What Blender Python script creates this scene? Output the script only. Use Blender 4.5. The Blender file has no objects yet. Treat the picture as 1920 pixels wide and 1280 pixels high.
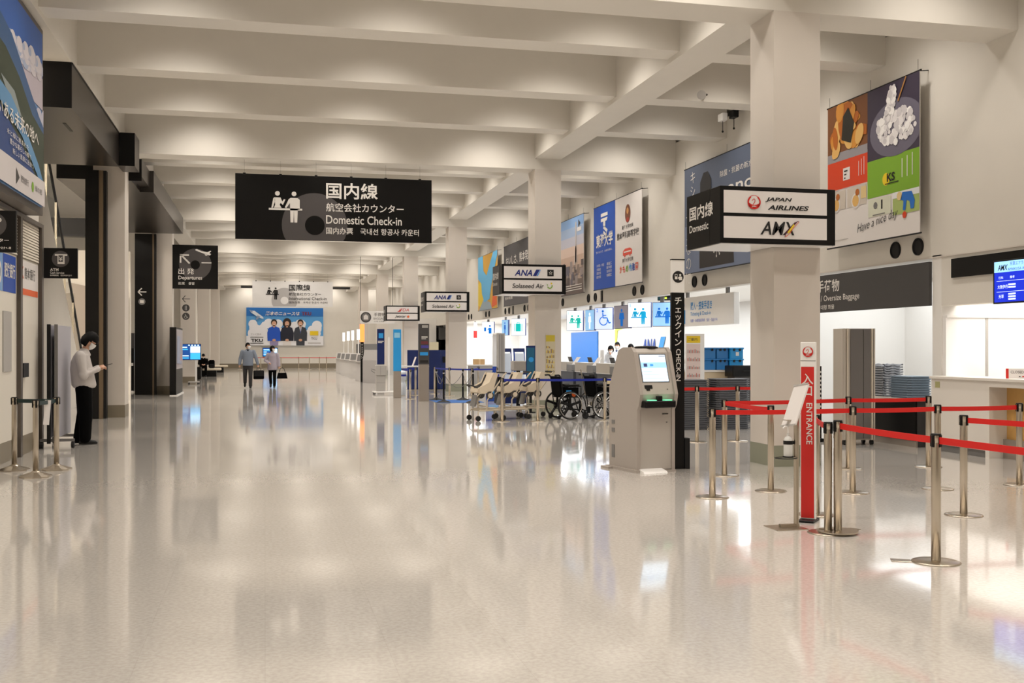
import bpy, math, random
from mathutils import Vector, Matrix
random.seed(7)
LIGHT_E = 240.0
SC = bpy.context.scene
COL = SC.collection
# ------------------------------------------------------------------ camera
F = 1970.0; CX = 960.0; YH = 654.0; H = 1.5; VX = 497.0
TH = math.atan((CX - VX) / F); SN, CS = math.sin(TH), math.cos(TH)
cam_d = bpy.data.cameras.new('camera'); cam = bpy.data.objects.new('camera', cam_d); COL.objects.link(cam)
cam_d.sensor_width = 36.0; cam_d.lens = 36.0 * F / 1920.0
cam_d.shift_y = (YH - 640.0) / 1920.0
cam_d.clip_end = 300
cam.location = (0, 0, H); cam.rotation_euler = (math.pi / 2, 0, -TH)
SC.camera = cam
# ------------------------------------------------------------------ world, exposure
w = bpy.data.worlds.new('world'); SC.world = w; w.use_nodes = True
w.node_tree.nodes['Background'].inputs[0].default_value = (0.9, 0.85, 0.78, 1)
w.node_tree.nodes['Background'].inputs[1].default_value = 0.0      # a closed hall at night: no sky reaches it
SC.view_settings.view_transform = 'Standard'; SC.view_settings.look = 'None'
SC.view_settings.gamma = 1.0; SC.view_settings.use_curve_mapping = False
SC.view_settings.exposure = 0.2
# ------------------------------------------------------------------ lights
WARM = (1.0, 0.93, 0.85)
def area(name, loc, size, energy, color, rot=(0, 0, 0), sizey=None, spread=180):
    d = bpy.data.lights.new(name, 'AREA'); d.energy = energy; d.color = color
    d.shape = 'RECTANGLE'; d.size = size; d.size_y = sizey or size; d.spread = math.radians(spread)
    o = bpy.data.objects.new(name, d); o.location = loc; o.rotation_euler = rot; COL.objects.link(o)
    return o
def spot(name, loc, energy, color, ang=128, blend=0.85, rad=0.25):
    d = bpy.data.lights.new(name, 'SPOT'); d.energy = energy; d.color = color
    d.spot_size = math.radians(ang); d.spot_blend = blend; d.shadow_soft_size = rad
    o = bpy.data.objects.new(name, d); o.location = loc; COL.objects.link(o)
    return o
BEAM0 = 12.58; PITCH = 3.0375          # secondary beam rhythm; every fourth is a main beam on the columns
COLY = [12.25 + 12.15 * k for k in range(-1, 6)]
def in_picture(x, y, z):
    d = x * SN + y * CS
    return d > 0 and 0 <= CX + F * (x * CS - y * SN) / d <= 1920 and 0 <= YH - F * (z - H) / d <= 1280
for k in range(-6, 24):
    y = BEAM0 + PITCH * (k + 0.5)
    for x in (-1.3, 1.9, 5.1, 8.4):
        e = LIGHT_E * (0.85 if x == 8.4 else 1.0)
        spot('downlight' + ('' if in_picture(x, y, 7.15) else '_offscreen'), (x, y, 7.15), e, WARM)
for y0, y1, e in ((14.4, 19.0, 85), (20.8, 35.0, 380), (35.5, 48.0, 380), (49.0, 57.5, 320)):
    area('counter_room_light', (11.6, (y0 + y1) / 2, 2.86), 2.6, e, (0.93, 0.97, 1.0), sizey=y1 - y0)
area('booth_light_offscreen', (11.0, 11.6, 2.9), 1.6, 105, (1.0, 0.95, 0.9), sizey=3.6)
for y in (15.0, 21.0, 30.0):
    area('lobby_light_offscreen', (-8.5, y, 7.2), 2.0, 560, (1.0, 0.90, 0.78), sizey=4)

# ------------------------------------------------------------------ pixel -> world (a pixel gives a direction; the surface it touches gives the distance)
def ray(x, y):
    u = (x - CX) / F; v = -(y - YH) / F
    return Vector((SN + u * CS, CS - u * SN, v))
def gz(x, y, z=0.0):
    r = ray(x, y); return r * ((z - H) / r.z) + Vector((0, 0, H))
def gx(x, y, X):
    r = ray(x, y); return r * (X / r.x) + Vector((0, 0, H))
def gy(x, y, Y):
    r = ray(x, y); return r * (Y / r.y) + Vector((0, 0, H))

# ------------------------------------------------------------------ materials
MATS = {}
def lin(c):
    return tuple(((v / 255 / 12.92) if v / 255 <= 0.04045 else ((v / 255 + 0.055) / 1.055) ** 2.4) for v in c)
def M(name, rgb=None, rough=0.5, metal=0.0, emit=0.0, noise=0.0, nscale=8.0, bump=0.0, alpha=None, coat=0.0, trans=0.0, spec=None):
    if name in MATS: return MATS[name]
    m = bpy.data.materials.new(name); m.use_nodes = True; MATS[name] = m
    nt = m.node_tree; b = nt.nodes['Principled BSDF']; c = lin(rgb)
    b.inputs['Base Color'].default_value = (*c, 1); b.inputs['Roughness'].default_value = rough
    b.inputs['Metallic'].default_value = metal
    if spec is not None: b.inputs['Specular IOR Level'].default_value = spec
    if coat: b.inputs['Coat Weight'].default_value = coat; b.inputs['Coat Roughness'].default_value = 0.1
    if trans: b.inputs['Transmission Weight'].default_value = trans; b.inputs['IOR'].default_value = 1.2
    if emit:
        b.inputs['Emission Color'].default_value = (*c, 1); b.inputs['Emission Strength'].default_value = emit
    if alpha is not None: b.inputs['Alpha'].default_value = alpha
    if noise or bump:
        tc = nt.nodes.new('ShaderNodeTexCoord'); n = nt.nodes.new('ShaderNodeTexNoise')
        n.inputs['Scale'].default_value = nscale; n.inputs['Detail'].default_value = 4
        nt.links.new(tc.outputs['Object'], n.inputs['Vector'])
        if noise:
            mx = nt.nodes.new('ShaderNodeMix'); mx.data_type = 'RGBA'
            mx.inputs[6].default_value = (*[v * (1 - noise) for v in c], 1)
            mx.inputs[7].default_value = (*[min(1, v * (1 + noise)) for v in c], 1)
            nt.links.new(n.outputs['Fac'], mx.inputs[0]); nt.links.new(mx.outputs[2], b.inputs['Base Color'])
        if bump:
            bp = nt.nodes.new('ShaderNodeBump'); bp.inputs['Strength'].default_value = bump; bp.inputs['Distance'].default_value = 0.01
            nt.links.new(n.outputs['Fac'], bp.inputs['Height']); nt.links.new(bp.outputs[0], b.inputs['Normal'])
    return m
PLASTER = M('plaster', (218, 213, 204), 0.75, noise=0.03, nscale=3)
PLASTER2 = M('plaster_column', (210, 202, 193), 0.7, noise=0.03, nscale=2)
SKIRT = M('green_grey_skirting', (140, 142, 124), 0.5)
SKIRTB = M('brown_grey_skirting', (128, 118, 100), 0.45)
BLACK = M('black_panel', (9, 8, 8), 0.4, spec=.25)
BLACKM = M('black_metal', (15, 15, 16), 0.45, spec=.3)
DARKM = M('dark_bronze_metal', (52, 47, 43), 0.3, metal=0.3)
GREYD = M('dark_grey', (66, 64, 64), 0.5)
GREYM = M('mid_grey', (120, 118, 116), 0.5)
GREYL = M('light_grey', (172, 168, 163), 0.45)
GREYW = M('warm_grey', (150, 140, 130), 0.45)
STEEL = M('brushed_steel', (190, 180, 165), 0.28, metal=1.0)
CHROME = M('chrome', (205, 203, 200), 0.12, metal=1.0)
BRASS = M('bronze_strip', (112, 98, 80), 0.35, metal=0.6)
WHITE = M('white_paint', (232, 229, 224), 0.5)
WHITEG = M('white_gloss', (238, 236, 233), 0.3)
PAPER = M('print_white', (226, 221, 218), 0.55)
INK = M('print_black', (20, 18, 18), 0.55)
DISCG = M('print_disc_grey', (74, 70, 70), 0.5)
DISCL = M('print_disc_light_grey', (176, 173, 172), 0.5)
LETTER = M('print_letter_white', (226, 222, 216), 0.5)
RED = M('belt_red', (214, 24, 18), 0.5)
REDP = M('print_red', (205, 34, 28), 0.5)
BELTB = M('belt_blue', (18, 40, 150), 0.5)
BELTG = M('belt_dark_green', (8, 38, 36), 0.5)
NAVY = M('navy_panel', (14, 38, 98), 0.45)
BLUEP = M('print_blue', (22, 72, 168), 0.5)
SKYB = M('print_sky_blue', (42, 150, 222), 0.5)
ORANGE = M('print_orange', (226, 96, 30), 0.5)
YELLOW = M('print_yellow', (232, 200, 36), 0.5)
GREEN = M('print_green', (124, 170, 44), 0.5)
SKIN = M('skin', (205, 158, 130), 0.55)
HAIR = M('black_hair', (7, 6, 6), 0.6, spec=.15)
MASKW = M('mask_white', (235, 233, 230), 0.7)
CLOTHB = M('black_cloth', (6, 6, 7), 0.9, spec=.1)
SHOE = M('black_shoe', (9, 9, 10), 0.45, spec=.3)
RUBBER = M('black_rubber', (18, 18, 18), 0.6)
GLASS = M('clear_glass', (235, 240, 238), 0.03, trans=1.0)
WOOD = M('light_wood', (206, 160, 92), 0.45, noise=0.08, nscale=14)

# ------------------------------------------------------------------ mesh building
class MB:
    def __init__(self): self.v = []; self.f = []; self.m = Matrix()
    def _add(self, vs, fs):
        b = len(self.v); self.v += [tuple(self.m @ Vector(p)) for p in vs]
        self.f += [tuple(i + b for i in f) for f in fs]; return self
    def box(self, x0, y0, z0, x1, y1, z1, bev=0.0):
        if x0 > x1: x0, x1 = x1, x0
        if y0 > y1: y0, y1 = y1, y0
        if z0 > z1: z0, z1 = z1, z0
        if bev:
            b = min(bev, (x1-x0)/2.1, (y1-y0)/2.1, (z1-z0)/2.1)
            vs = []; idx = {}
            for sx in (0, 1):
                for sy in (0, 1):
                    for sz in (0, 1):
                        c = [(x0, x1)[sx], (y0, y1)[sy], (z0, z1)[sz]]; d = [(1, -1)[sx], (1, -1)[sy], (1, -1)[sz]]
                        for ax in range(3):
                            p = [c[i] + (0 if i == ax else d[i] * b) for i in range(3)]
                            idx[(sx, sy, sz, ax)] = len(vs); vs.append(p)
            fs = []
            for ax in range(3):
                u, v = (ax + 1) % 3, (ax + 2) % 3
                for s in (0, 1):
                    q = []
                    for a, c2 in ((0, 0), (1, 0), (1, 1), (0, 1)):
                        k = [0, 0, 0]; k[ax] = s; k[u] = a; k[v] = c2; q.append(idx[(*k, ax)])
                    fs.append(q if s else q[::-1])
                for a in (0, 1):
                    for c2 in (0, 1):
                        k0 = [0, 0, 0]; k0[u] = a; k0[v] = c2; k1 = list(k0); k1[ax] = 1
                        q = [idx[(*k0, u)], idx[(*k1, u)], idx[(*k1, v)], idx[(*k0, v)]]
                        fs.append(q if (a ^ c2) == 0 else q[::-1])
            for sx in (0, 1):
                for sy in (0, 1):
                    for sz in (0, 1):
                        q = [idx[(sx, sy, sz, i)] for i in range(3)]
                        fs.append(q if (sx + sy + sz) % 2 else q[::-1])
            return self._add(vs, fs)
        vs = [(x0,y0,z0),(x1,y0,z0),(x1,y1,z0),(x0,y1,z0),(x0,y0,z1),(x1,y0,z1),(x1,y1,z1),(x0,y1,z1)]
        return self._add(vs, [(0,3,2,1),(4,5,6,7),(0,1,5,4),(1,2,6,5),(2,3,7,6),(3,0,4,7)])
    def quad(self, *p): return self._add(p, [tuple(range(len(p)))])
    def lathe(self, prof, n=20, c=(0, 0, 0)):
        vs = []; fs = []; k = len(prof)
        for i in range(n):
            a = 2 * math.pi * i / n
            for r, z in prof: vs.append((c[0] + r * math.cos(a), c[1] + r * math.sin(a), c[2] + z))
        for i in range(n):
            j = (i + 1) % n
            for q in range(k - 1): fs.append((i*k+q, j*k+q, j*k+q+1, i*k+q+1))
        if prof[0][0] > 1e-6: fs.append(tuple(i*k for i in reversed(range(n))))
        if prof[-1][0] > 1e-6: fs.append(tuple(i*k+k-1 for i in range(n)))
        return self._add(vs, fs)
    def cyl(self, p0, p1, r0, r1=None, n=14):
        return self.tube([p0, p1], [r0, r0 if r1 is None else r1], n)
    def tube(self, pts, rad, n=10, closed=False):
        pts = [Vector(p) for p in pts]; k = len(pts)
        if not isinstance(rad, (list, tuple)): rad = [rad] * k
        vs = []; fs = []; ref = None
        for i, p in enumerate(pts):
            if closed: t = pts[(i + 1) % k] - pts[i - 1]
            else: t = pts[min(i + 1, k - 1)] - pts[max(i - 1, 0)]
            t.normalize()
            if ref is None:
                ref = Vector((0, 0, 1)) if abs(t.z) < 0.9 else Vector((1, 0, 0))
            a = t.cross(ref); a.normalize(); b = a.cross(t); b.normalize(); ref = b
            for j in range(n):
                an = 2 * math.pi * j / n
                vs.append(p + (a * math.cos(an) + b * math.sin(an)) * rad[i])
        for i in range(k if closed else k - 1):
            i2 = (i + 1) % k
            for j in range(n):
                j2 = (j + 1) % n
                fs.append((i*n+j, i2*n+j, i2*n+j2, i*n+j2))
        if not closed: fs += [tuple(reversed(range(n))), tuple((k-1)*n + j for j in range(n))]
        return self._add(vs, [f[::-1] for f in fs])
    def prism(self, poly, axis, a0, a1):
        """poly 2D extruded along axis; axis x: poly=(y,z); y: (x,z); z: (x,y)"""
        def P(p, a):
            return {'x': (a, p[0], p[1]), 'y': (p[0], a, p[1]), 'z': (p[0], p[1], a)}[axis]
        n = len(poly); vs = [P(p, a0) for p in poly] + [P(p, a1) for p in poly]
        fs = [tuple(range(n)), tuple(range(2*n-1, n-1, -1))] + [(i, i+n, (i+1) % n + n, (i+1) % n) for i in range(n)]
        return self._add(vs, fs)
    def ball(self, c, r, n=12, m=8, s=(1, 1, 1)):
        vs = []; fs = []
        for i in range(m + 1):
            th = math.pi * i / m
            for j in range(n):
                a = 2 * math.pi * j / n
                vs.append((c[0] + r*s[0]*math.sin(th)*math.cos(a), c[1] + r*s[1]*math.sin(th)*math.sin(a), c[2] + r*s[2]*math.cos(th)))
        for i in range(m):
            for j in range(n):
                j2 = (j + 1) % n; fs.append((i*n+j, (i+1)*n+j, (i+1)*n+j2, i*n+j2))
        return self._add(vs, fs)
    def mesh(self, name, mat, smooth=False):
        me = bpy.data.meshes.new(name); me.from_pydata(self.v, [], self.f); me.validate(); me.update()
        import bmesh
        bm = bmesh.new(); bm.from_mesh(me); bmesh.ops.recalc_face_normals(bm, faces=bm.faces); bm.to_mesh(me); bm.free()
        me.materials.append(mat)
        if smooth:
            for p in me.polygons: p.use_smooth = True
        return me
def obj(name, mb, mat, parent=None, smooth=False, label=None, loc=None):
    me = mb if isinstance(mb, bpy.types.Mesh) else mb.mesh(name, mat, smooth)
    o = bpy.data.objects.new(name, me); COL.objects.link(o)
    if smooth:
        try:
            md = o.modifiers.new('edges', 'EDGE_SPLIT'); md.split_angle = math.radians(40)
        except Exception: pass
    if parent: o.parent = parent
    if label: o['label'] = label
    if loc: o.location = loc
    return o
def tag(o, label, cat, group=None, kind=None):
    if kind: o['kind'] = kind
    if label: o['label'] = label
    if cat: o['category'] = cat
    if group: o['group'] = group
    return o
def thing(name, label, cat, loc=(0, 0, 0), rz=0.0, group=None, kind=None):
    o = bpy.data.objects.new(name, None); COL.objects.link(o); o.empty_display_size = 0.2
    o.location = loc; o.rotation_euler = (0, 0, rz)
    return tag(o, label, cat, group, kind)
def struct(name, mb, mat, parent=None, label=None):
    o = obj(name, mb, mat, parent)
    if parent is None: o['kind'] = 'structure'
    if label: o['label'] = label
    return o
def dup(root, loc=None, rz=None, label=None, group=None):
    r = root.copy(); COL.objects.link(r)
    if loc is not None: r.location = loc
    if rz is not None: r.rotation_euler = (0, 0, rz)
    if label: r['label'] = label
    if group: r['group'] = group
    for ch in list(root.children):
        c = ch.copy(); COL.objects.link(c); c.parent = r
        for g in list(ch.children):
            d = g.copy(); COL.objects.link(d); d.parent = c
    return r
# ------------------------------------------------------------------ flat print on a panel
_txt = {}
def text_polys(s, bold=0.0, shear=0.0, space=1.0):
    key = (s, bold, shear, space)
    if key in _txt: return _txt[key]
    cu = bpy.data.curves.new('t', 'FONT'); cu.body = s; cu.size = 1; cu.offset = bold; cu.shear = shear; cu.space_character = space
    cu.resolution_u = 3; cu.fill_mode = 'FRONT'
    o = bpy.data.objects.new('t', cu); COL.objects.link(o)
    dg = bpy.context.evaluated_depsgraph_get(); dg.update()
    me = bpy.data.meshes.new_from_object(o.evaluated_get(dg))
    vs = [(v.co.x, v.co.y) for v in me.vertices]; fs = [tuple(p.vertices) for p in me.polygons]
    bpy.data.objects.remove(o); bpy.data.curves.remove(cu); bpy.data.meshes.remove(me)
    _txt[key] = (vs, fs); return vs, fs
class Print:
    """flat print on a plane: o = origin (local to parent), r = right, u = up; units are metres along r and u"""
    def __init__(self, parent, o, r, u, off=0.003):
        self.p = parent; self.o = Vector(o); self.r = Vector(r).normalized(); self.u = Vector(u).normalized()
        self.n = self.r.cross(self.u); self.off = off; self.layers = {}; self.calls = {}; self.k = 0; self.clip = None
    def _mb(self, name, mat, lay):
        k = (name, mat.name, lay, self.k)
        if k not in self.layers: self.layers[k] = (MB(), mat)
        self.calls[k] = self.calls.get(k, 0) + 1
        return self.layers[k][0]
    def P(self, x, y, lay): return self.o + self.r * x + self.u * y + self.n * (self.off * (lay + 1))
    def poly(self, pts, mat, lay=0, name='artwork'):
        if self.clip: pts = [(min(max(x, self.clip[0]), self.clip[2]), min(max(y, self.clip[1]), self.clip[3])) for x, y in pts]
        self._mb(name, mat, lay).quad(*[self.P(x, y, lay) for x, y in pts]); return self
    def rect(self, x0, y0, x1, y1, mat, lay=0, name='artwork'):
        return self.poly([(x0, y0), (x1, y0), (x1, y1), (x0, y1)], mat, lay, name)
    def disc(self, x, y, r, mat, lay=0, name='artwork', n=32, sy=1.0, a0=0, a1=360):
        full = abs(a1 - a0) >= 360
        pts = [(x + r * math.cos(math.radians(a0 + (a1 - a0) * i / n)), y + r * sy * math.sin(math.radians(a0 + (a1 - a0) * i / n))) for i in range(n if full else n + 1)]
        return self.poly(pts, mat, lay, name)
    def ring(self, x, y, r0, r1, mat, lay=0, name='artwork', n=36, a0=0, a1=360, sy=1.0):
        mb = self._mb(name, mat, lay)
        for i in range(n):
            A = math.radians(a0 + (a1 - a0) * i / n); B = math.radians(a0 + (a1 - a0) * (i + 1) / n)
            mb.quad(*[self.P(x + q * math.cos(t), y + q * sy * math.sin(t), lay) for q, t in ((r0, A), (r1, A), (r1, B), (r0, B))])
        return self
    def line(self, pts, wd, mat, lay=0, name='artwork'):
        for (x0, y0), (x1, y1) in zip(pts, pts[1:]):
            dx, dy = x1 - x0, y1 - y0; L = math.hypot(dx, dy) or 1; ex, ey = -dy / L * wd / 2, dx / L * wd / 2
            self.poly([(x0 - ex, y0 - ey), (x1 - ex, y1 - ey), (x1 + ex, y1 + ey), (x0 + ex, y0 + ey)], mat, lay, name)
        return self
    def text(self, s, x, y, h, mat, lay=2, w=None, bold=0.0, align='l', shear=0.0, rot=0.0, name='lettering', vert=False, space=1.0):
        """x,y = lower left (or centre/right by align); h = cap height-like box height; w = fit width"""
        top = not getattr(self, 'inner', False)
        if top: self.nt = getattr(self, 'nt', 0) + 1; self.k = self.nt
        try: return self._text(s, x, y, h, mat, lay, w, bold, align, shear, rot, name, vert, space)
        finally:
            if top: self.k = 0
    def _text(self, s, x, y, h, mat, lay, w, bold, align, shear, rot, name, vert, space):
        if vert:
            self.inner = True
            for i, ch in enumerate(s): self.text(ch, x, y - h * 1.12 * (i + 1), h, mat, lay, None, bold, 'c', shear, rot, name)
            self.inner = False
            return self
        vs, fs = text_polys(s, bold, shear, space)
        if not vs: return self
        x0 = min(v[0] for v in vs); x1 = max(v[0] for v in vs); y0 = min(v[1] for v in vs); y1 = max(v[1] for v in vs)
        sc = h / max(1e-6, y1 - y0) if len(s) > 1 or ord(s[0]) < 0x2000 else h / 0.86
        if s in 'ー・―-': sc = h / 0.86
        sx = sc if w is None else w / (x1 - x0)
        W = (x1 - x0) * sx; dx = {'l': 0, 'c': -W / 2, 'r': -W}[align]
        cr, sr = math.cos(rot), math.sin(rot)
        mb = self._mb(name, mat, lay)
        pts = []
        for vx, vy in vs:
            a = (vx - x0) * sx + dx; b = (vy - y0) * sc
            if len(s) == 1 and s in 'ー・―-': b += h * 0.4
            pts.append(self.P(x + a * cr - b * sr, y + a * sr + b * cr, lay))
        mb._add(pts, fs); return self
    def build(self):
        for key, (mb, mat) in self.layers.items():
            name = key[0]
            me = bpy.data.meshes.new(name); me.from_pydata(mb.v, [], mb.f); me.update(); me.materials.append(mat)
            # every printed face looks out of the panel
            import bmesh
            bm = bmesh.new(); bm.from_mesh(me)
            bad = [f for f in bm.faces if f.normal.dot(self.n) < 0]
            bmesh.ops.reverse_faces(bm, faces=bad); bm.to_mesh(me); bm.free()
            o = bpy.data.objects.new(name, me); COL.objects.link(o); o.parent = self.p
            if self.calls[key] > 1: o['kind'] = 'stuff'
        return self
def belt(name, p0, p1, mat, parent, z0=0.0, hgt=0.048, sag=0.0, th=0.003):
    """a webbing strap between two points given in the parent's local space"""
    p0 = Vector(p0); p1 = Vector(p1); mb = MB(); n = 8; d = (p1 - p0); d.z = 0; d.normalize(); nn = Vector((-d.y, d.x, 0)) * th
    vs = []; fs = []
    for i in range(n + 1):
        t = i / n; p = p0.lerp(p1, t) - Vector((0, 0, sag * 4 * t * (1 - t)))
        for a, b in ((-1, -.5), (1, -.5), (1, .5), (-1, .5)): vs.append(p + nn * a + Vector((0, 0, b * hgt)))
    for i in range(n):
        for j in range(4): fs.append((i*4+j, (i+1)*4+j, (i+1)*4+(j+1) % 4, i*4+(j+1) % 4))
    fs += [(0, 1, 2, 3), (n*4+3, n*4+2, n*4+1, n*4)]
    mb._add(vs, fs); return obj(name, mb, mat, parent)
# ================================================================== STRUCTURE
YF = 85.0; YB = -9.0; XR = 9.9
# floor: waxed vinyl tile, faint joints and speckle, slight waviness in the reflections
fm = bpy.data.materials.new('waxed_floor'); fm.use_nodes = True; nt = fm.node_tree; bs = nt.nodes['Principled BSDF']
tc = nt.nodes.new('ShaderNodeTexCoord')
n1 = nt.nodes.new('ShaderNodeTexNoise'); n1.inputs['Scale'].default_value = 38; n1.inputs['Detail'].default_value = 5
n2 = nt.nodes.new('ShaderNodeTexNoise'); n2.inputs['Scale'].default_value = 0.7; n2.inputs['Detail'].default_value = 3
br = nt.nodes.new('ShaderNodeTexBrick'); br.offset = 0.0; br.inputs['Scale'].default_value = 1.0
br.inputs['Brick Width'].default_value = 0.6; br.inputs['Row Height'].default_value = 0.6; br.inputs['Mortar Size'].default_value = 0.0015
br.inputs['Color1'].default_value = (1, 1, 1, 1); br.inputs['Color2'].default_value = (0.97, 0.97, 0.97, 1); br.inputs['Mortar'].default_value = (0.86, 0.85, 0.84, 1)
rp = nt.nodes.new('ShaderNodeValToRGB')
rp.color_ramp.elements[0].color = (*lin((190, 184, 177)), 1); rp.color_ramp.elements[0].position = 0.36
rp.color_ramp.elements[1].color = (*lin((202, 197, 190)), 1); rp.color_ramp.elements[1].position = 0.62
mu = nt.nodes.new('ShaderNodeMix'); mu.data_type = 'RGBA'; mu.blend_type = 'MULTIPLY'; mu.inputs[0].default_value = 0.7
rr = nt.nodes.new('ShaderNodeMapRange'); rr.inputs[3].default_value = 0.05; rr.inputs[4].default_value = 0.12
n3 = nt.nodes.new('ShaderNodeTexNoise'); n3.inputs['Scale'].default_value = 2.6; n3.inputs['Detail'].default_value = 2
bp = nt.nodes.new('ShaderNodeBump'); bp.inputs['Strength'].default_value = 0.10; bp.inputs['Distance'].default_value = 0.006
for n in (n1, n2, n3, br): nt.links.new(tc.outputs['Object'], n.inputs['Vector'])
nt.links.new(n1.outputs['Fac'], rp.inputs[0]); nt.links.new(rp.outputs[0], mu.inputs[6]); nt.links.new(br.outputs[0], mu.inputs[7])
nt.links.new(mu.outputs[2], bs.inputs['Base Color']); nt.links.new(n2.outputs['Fac'], rr.inputs[0]); nt.links.new(rr.outputs[0], bs.inputs['Roughness'])
nt.links.new(n3.outputs['Fac'], bp.inputs['Height']); nt.links.new(bp.outputs[0], bs.inputs['Normal'])
bs.inputs['IOR'].default_value = 1.55; bs.inputs['Coat Weight'].default_value = 0.35; bs.inputs['Coat Roughness'].default_value = 0.05
struct('floor', MB().box(-12, YB - 1, -0.2, 16, YF + 1, 0), fm)
struct('ceiling', MB().box(-12, YB - 1, 7.3, 16, YF + 1, 7.5), PLASTER)
# transverse beams
kmin, kmax = -6, 24
for k in range(kmin, kmax):
    yc = BEAM0 + PITCH * k
    if yc > YF - 0.5: continue
    if k % 4 == 0: struct('trim_%d' % (k - kmin), MB().box(-3.65, yc - 0.33, 5.81, XR, yc + 0.33, 7.3), PLASTER, label='wide ceiling beam')
    else:
        struct('trim_%d' % (k - kmin), MB().box(-3.1, yc - 0.25, 6.15, XR, yc + 0.25, 7.3), PLASTER, label='narrow ceiling beam')
struct('trim_90', MB().box(6.3, YB, 6.07, 6.95, YF, 7.3), PLASTER, label='long ceiling beam over the columns')
struct('trim_91', MB().box(-3.65, YB, 6.07, -3.0, YF, 7.3), PLASTER, label='long ceiling beam along the entrance side')
# columns
def column(x0, y0, side, skirt):
    o = struct('column', MB().box(x0, y0, 0, x0 + 0.65, y0 + 0.66, 5.81), PLASTER2)
    obj('skirting', MB().box(x0 - 0.004, y0 - 0.004, 0, x0 + 0.654, y0 + 0.664, 0.27), skirt, o)
    return o
for k, y in enumerate(COLY):
    if y > 80: continue
    if y > 0: tag(column(6.3, y, 1, SKIRT), None, None)
    if y > 20: column(-3.65, y, 0, SKIRTB)
# right wall above the counters, with returns and the end walls
wr = struct('wall_right', MB().box(XR, YB, 2.88, XR + 0.25, YF, 6.6).box(XR, YB, 0, XR + 0.2, 9.6, 2.88), PLASTER)
obj('wall_band', MB().box(XR - 0.012, 10.5, 2.88, XR, YF, 2.90), PLASTER2, wr)
struct('wall_back', MB().box(-12, YB - 0.2, 0, 16, YB, 7.3), PLASTER)
fw = struct('wall_far', MB().box(-12, YF, 0, 16, YF + 0.2, 7.3), PLASTER)
obj('skirting', MB().box(-12, YF - 0.02, 0, 16, YF, 0.35), SKIRTB, fw)
struct('wall_room_back', MB().box(14.0, YB, 0, 14.2, YF, 7.3), WHITE)
struct('ceiling_counter_room', MB().box(XR + 0.25, YB, 2.92, 14.0, YF, 3.0), WHITE)
# partitions between the counter rooms
struct('wall_booth', MB().box(XR + 0.0, 13.9, 0, 14, 14.12, 2.92), WHITE)
struct('wall_baggage_end', MB().box(XR + 0.3, 19.4, 0, 14, 19.6, 2.92), WHITE)
struct('wall_counter_end', MB().box(XR + 0.0, 58.0, 0, 14, 58.2, 2.92), WHITE)
# white side wall further down the hall
struct('wall_side_far', MB().box(9.0, 62.0, 0, XR, YF, 2.88), WHITE)
# left side: bank wall, lobby openings, far white walls
wl = struct('wall_left', MB().box(-3.6, YB, 0, -3.36, 17.25, 6.07), PLASTER)
struct('wall_left_far', MB().box(-5.0, 49.4, 0, -4.7, YF, 6.07), PLASTER)
struct('wall_lobby_back', MB().box(-10.2, 10, 0, -10, 49, 7.3), PLASTER)
struct('wall_lobby_near', MB().box(-10, 12.0, 0, -3.6, 12.2, 7.3), PLASTER)
struct('wall_lobby_end', MB().box(-10, 49.3, 0, -3.6, 49.4, 7.3), PLASTER)
# ================================================================== SIGNS
X, Y, Z = Vector((1, 0, 0)), Vector((0, 1, 0)), Vector((0, 0, 1))
def pict_counter(P, x, y, s, m, lay=2):
    """two figures at a counter, s = overall height, lower left at x,y"""
    q = lambda a, b: (x + a * s, y + b * s)
    n = 'pictogram'
    P.disc(*q(0.27, 0.92), 0.075 * s, m, lay, n, 20)
    P.poly([q(.17, .79), q(.37, .79), q(.42, .66), q(.47, .74), q(.52, .73), q(.44, .55), q(.37, .62), q(.34, .56), q(.40, .46), q(.16, .46), q(.20, .56)], m, lay, n)
    P.poly([q(.17, .79), q(.14, .76), q(.08, .46), q(.13, .46), q(.20, .70)], m, lay, n)
    P.rect(*q(0, .39), *q(1.05, .45), m, lay, n)
    P.disc(*q(.79, .92), 0.075 * s, m, lay, n, 20)
    P.poly([q(.68, .79), q(.90, .79), q(.97, .73), q(.97, .42), q(.91, .42), q(.89, 0), q(.80, 0), q(.785, .40), q(.77, 0), q(.68, 0), q(.66, .62), q(.55, .46), q(.50, .48), q(.62, .74)], m, lay, n)
def sign_disc(P, x, y, r, y0, m, hole, lay=0):
    """big grey ring cut by the lower edge y0, with a dark hole"""
    pts = []
    for i in range(49):
        a = math.radians(-90 + 360 * i / 48); px, py = x + r * math.cos(a), y + r * math.sin(a)
        pts.append((px, max(py, y0)))
    P.poly(pts, m, lay, 'ring_motif'); P.disc(x, y, r * 0.30, hole, lay + 1, 'ring_hole')
def hung_sign(name, label, x0, x1, y, z0, z1, mat, ink, ring, hole, lines, ztop):
    t = thing(name, label, 'sign', ((x0 + x1) / 2, y, z0)); wd = x1 - x0; h = z1 - z0
    obj('panel', MB().box(-wd/2, 0, 0, wd/2, 0.03, h), mat, t)
    for i in range(6):
        xx = -wd/2 + wd * (i + .25) / 5.6
        obj('hanging_wire', MB().cyl((xx, .015, h), (xx, .015, ztop - z0), .0018, n=6), DARKM, t)
        obj('clip', MB().box(xx - .03, -.005, h - .03, xx + .03, .035, h + .02), BLACKM, t)
    P = Print(t, (-wd/2, 0, 0), X, Z, 0.004)
    sign_disc(P, wd * .395, h * .235, h * .5, 0.0, ring, hole)
    pict_counter(P, wd * .165, h * .27, h * .48, ink)
    for s, fx, fy, fh, fw, b in lines: P.text(s, wd * fx, h * fy, h * fh, ink, 2, wd * fw, b)
    P.build(); return t
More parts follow.
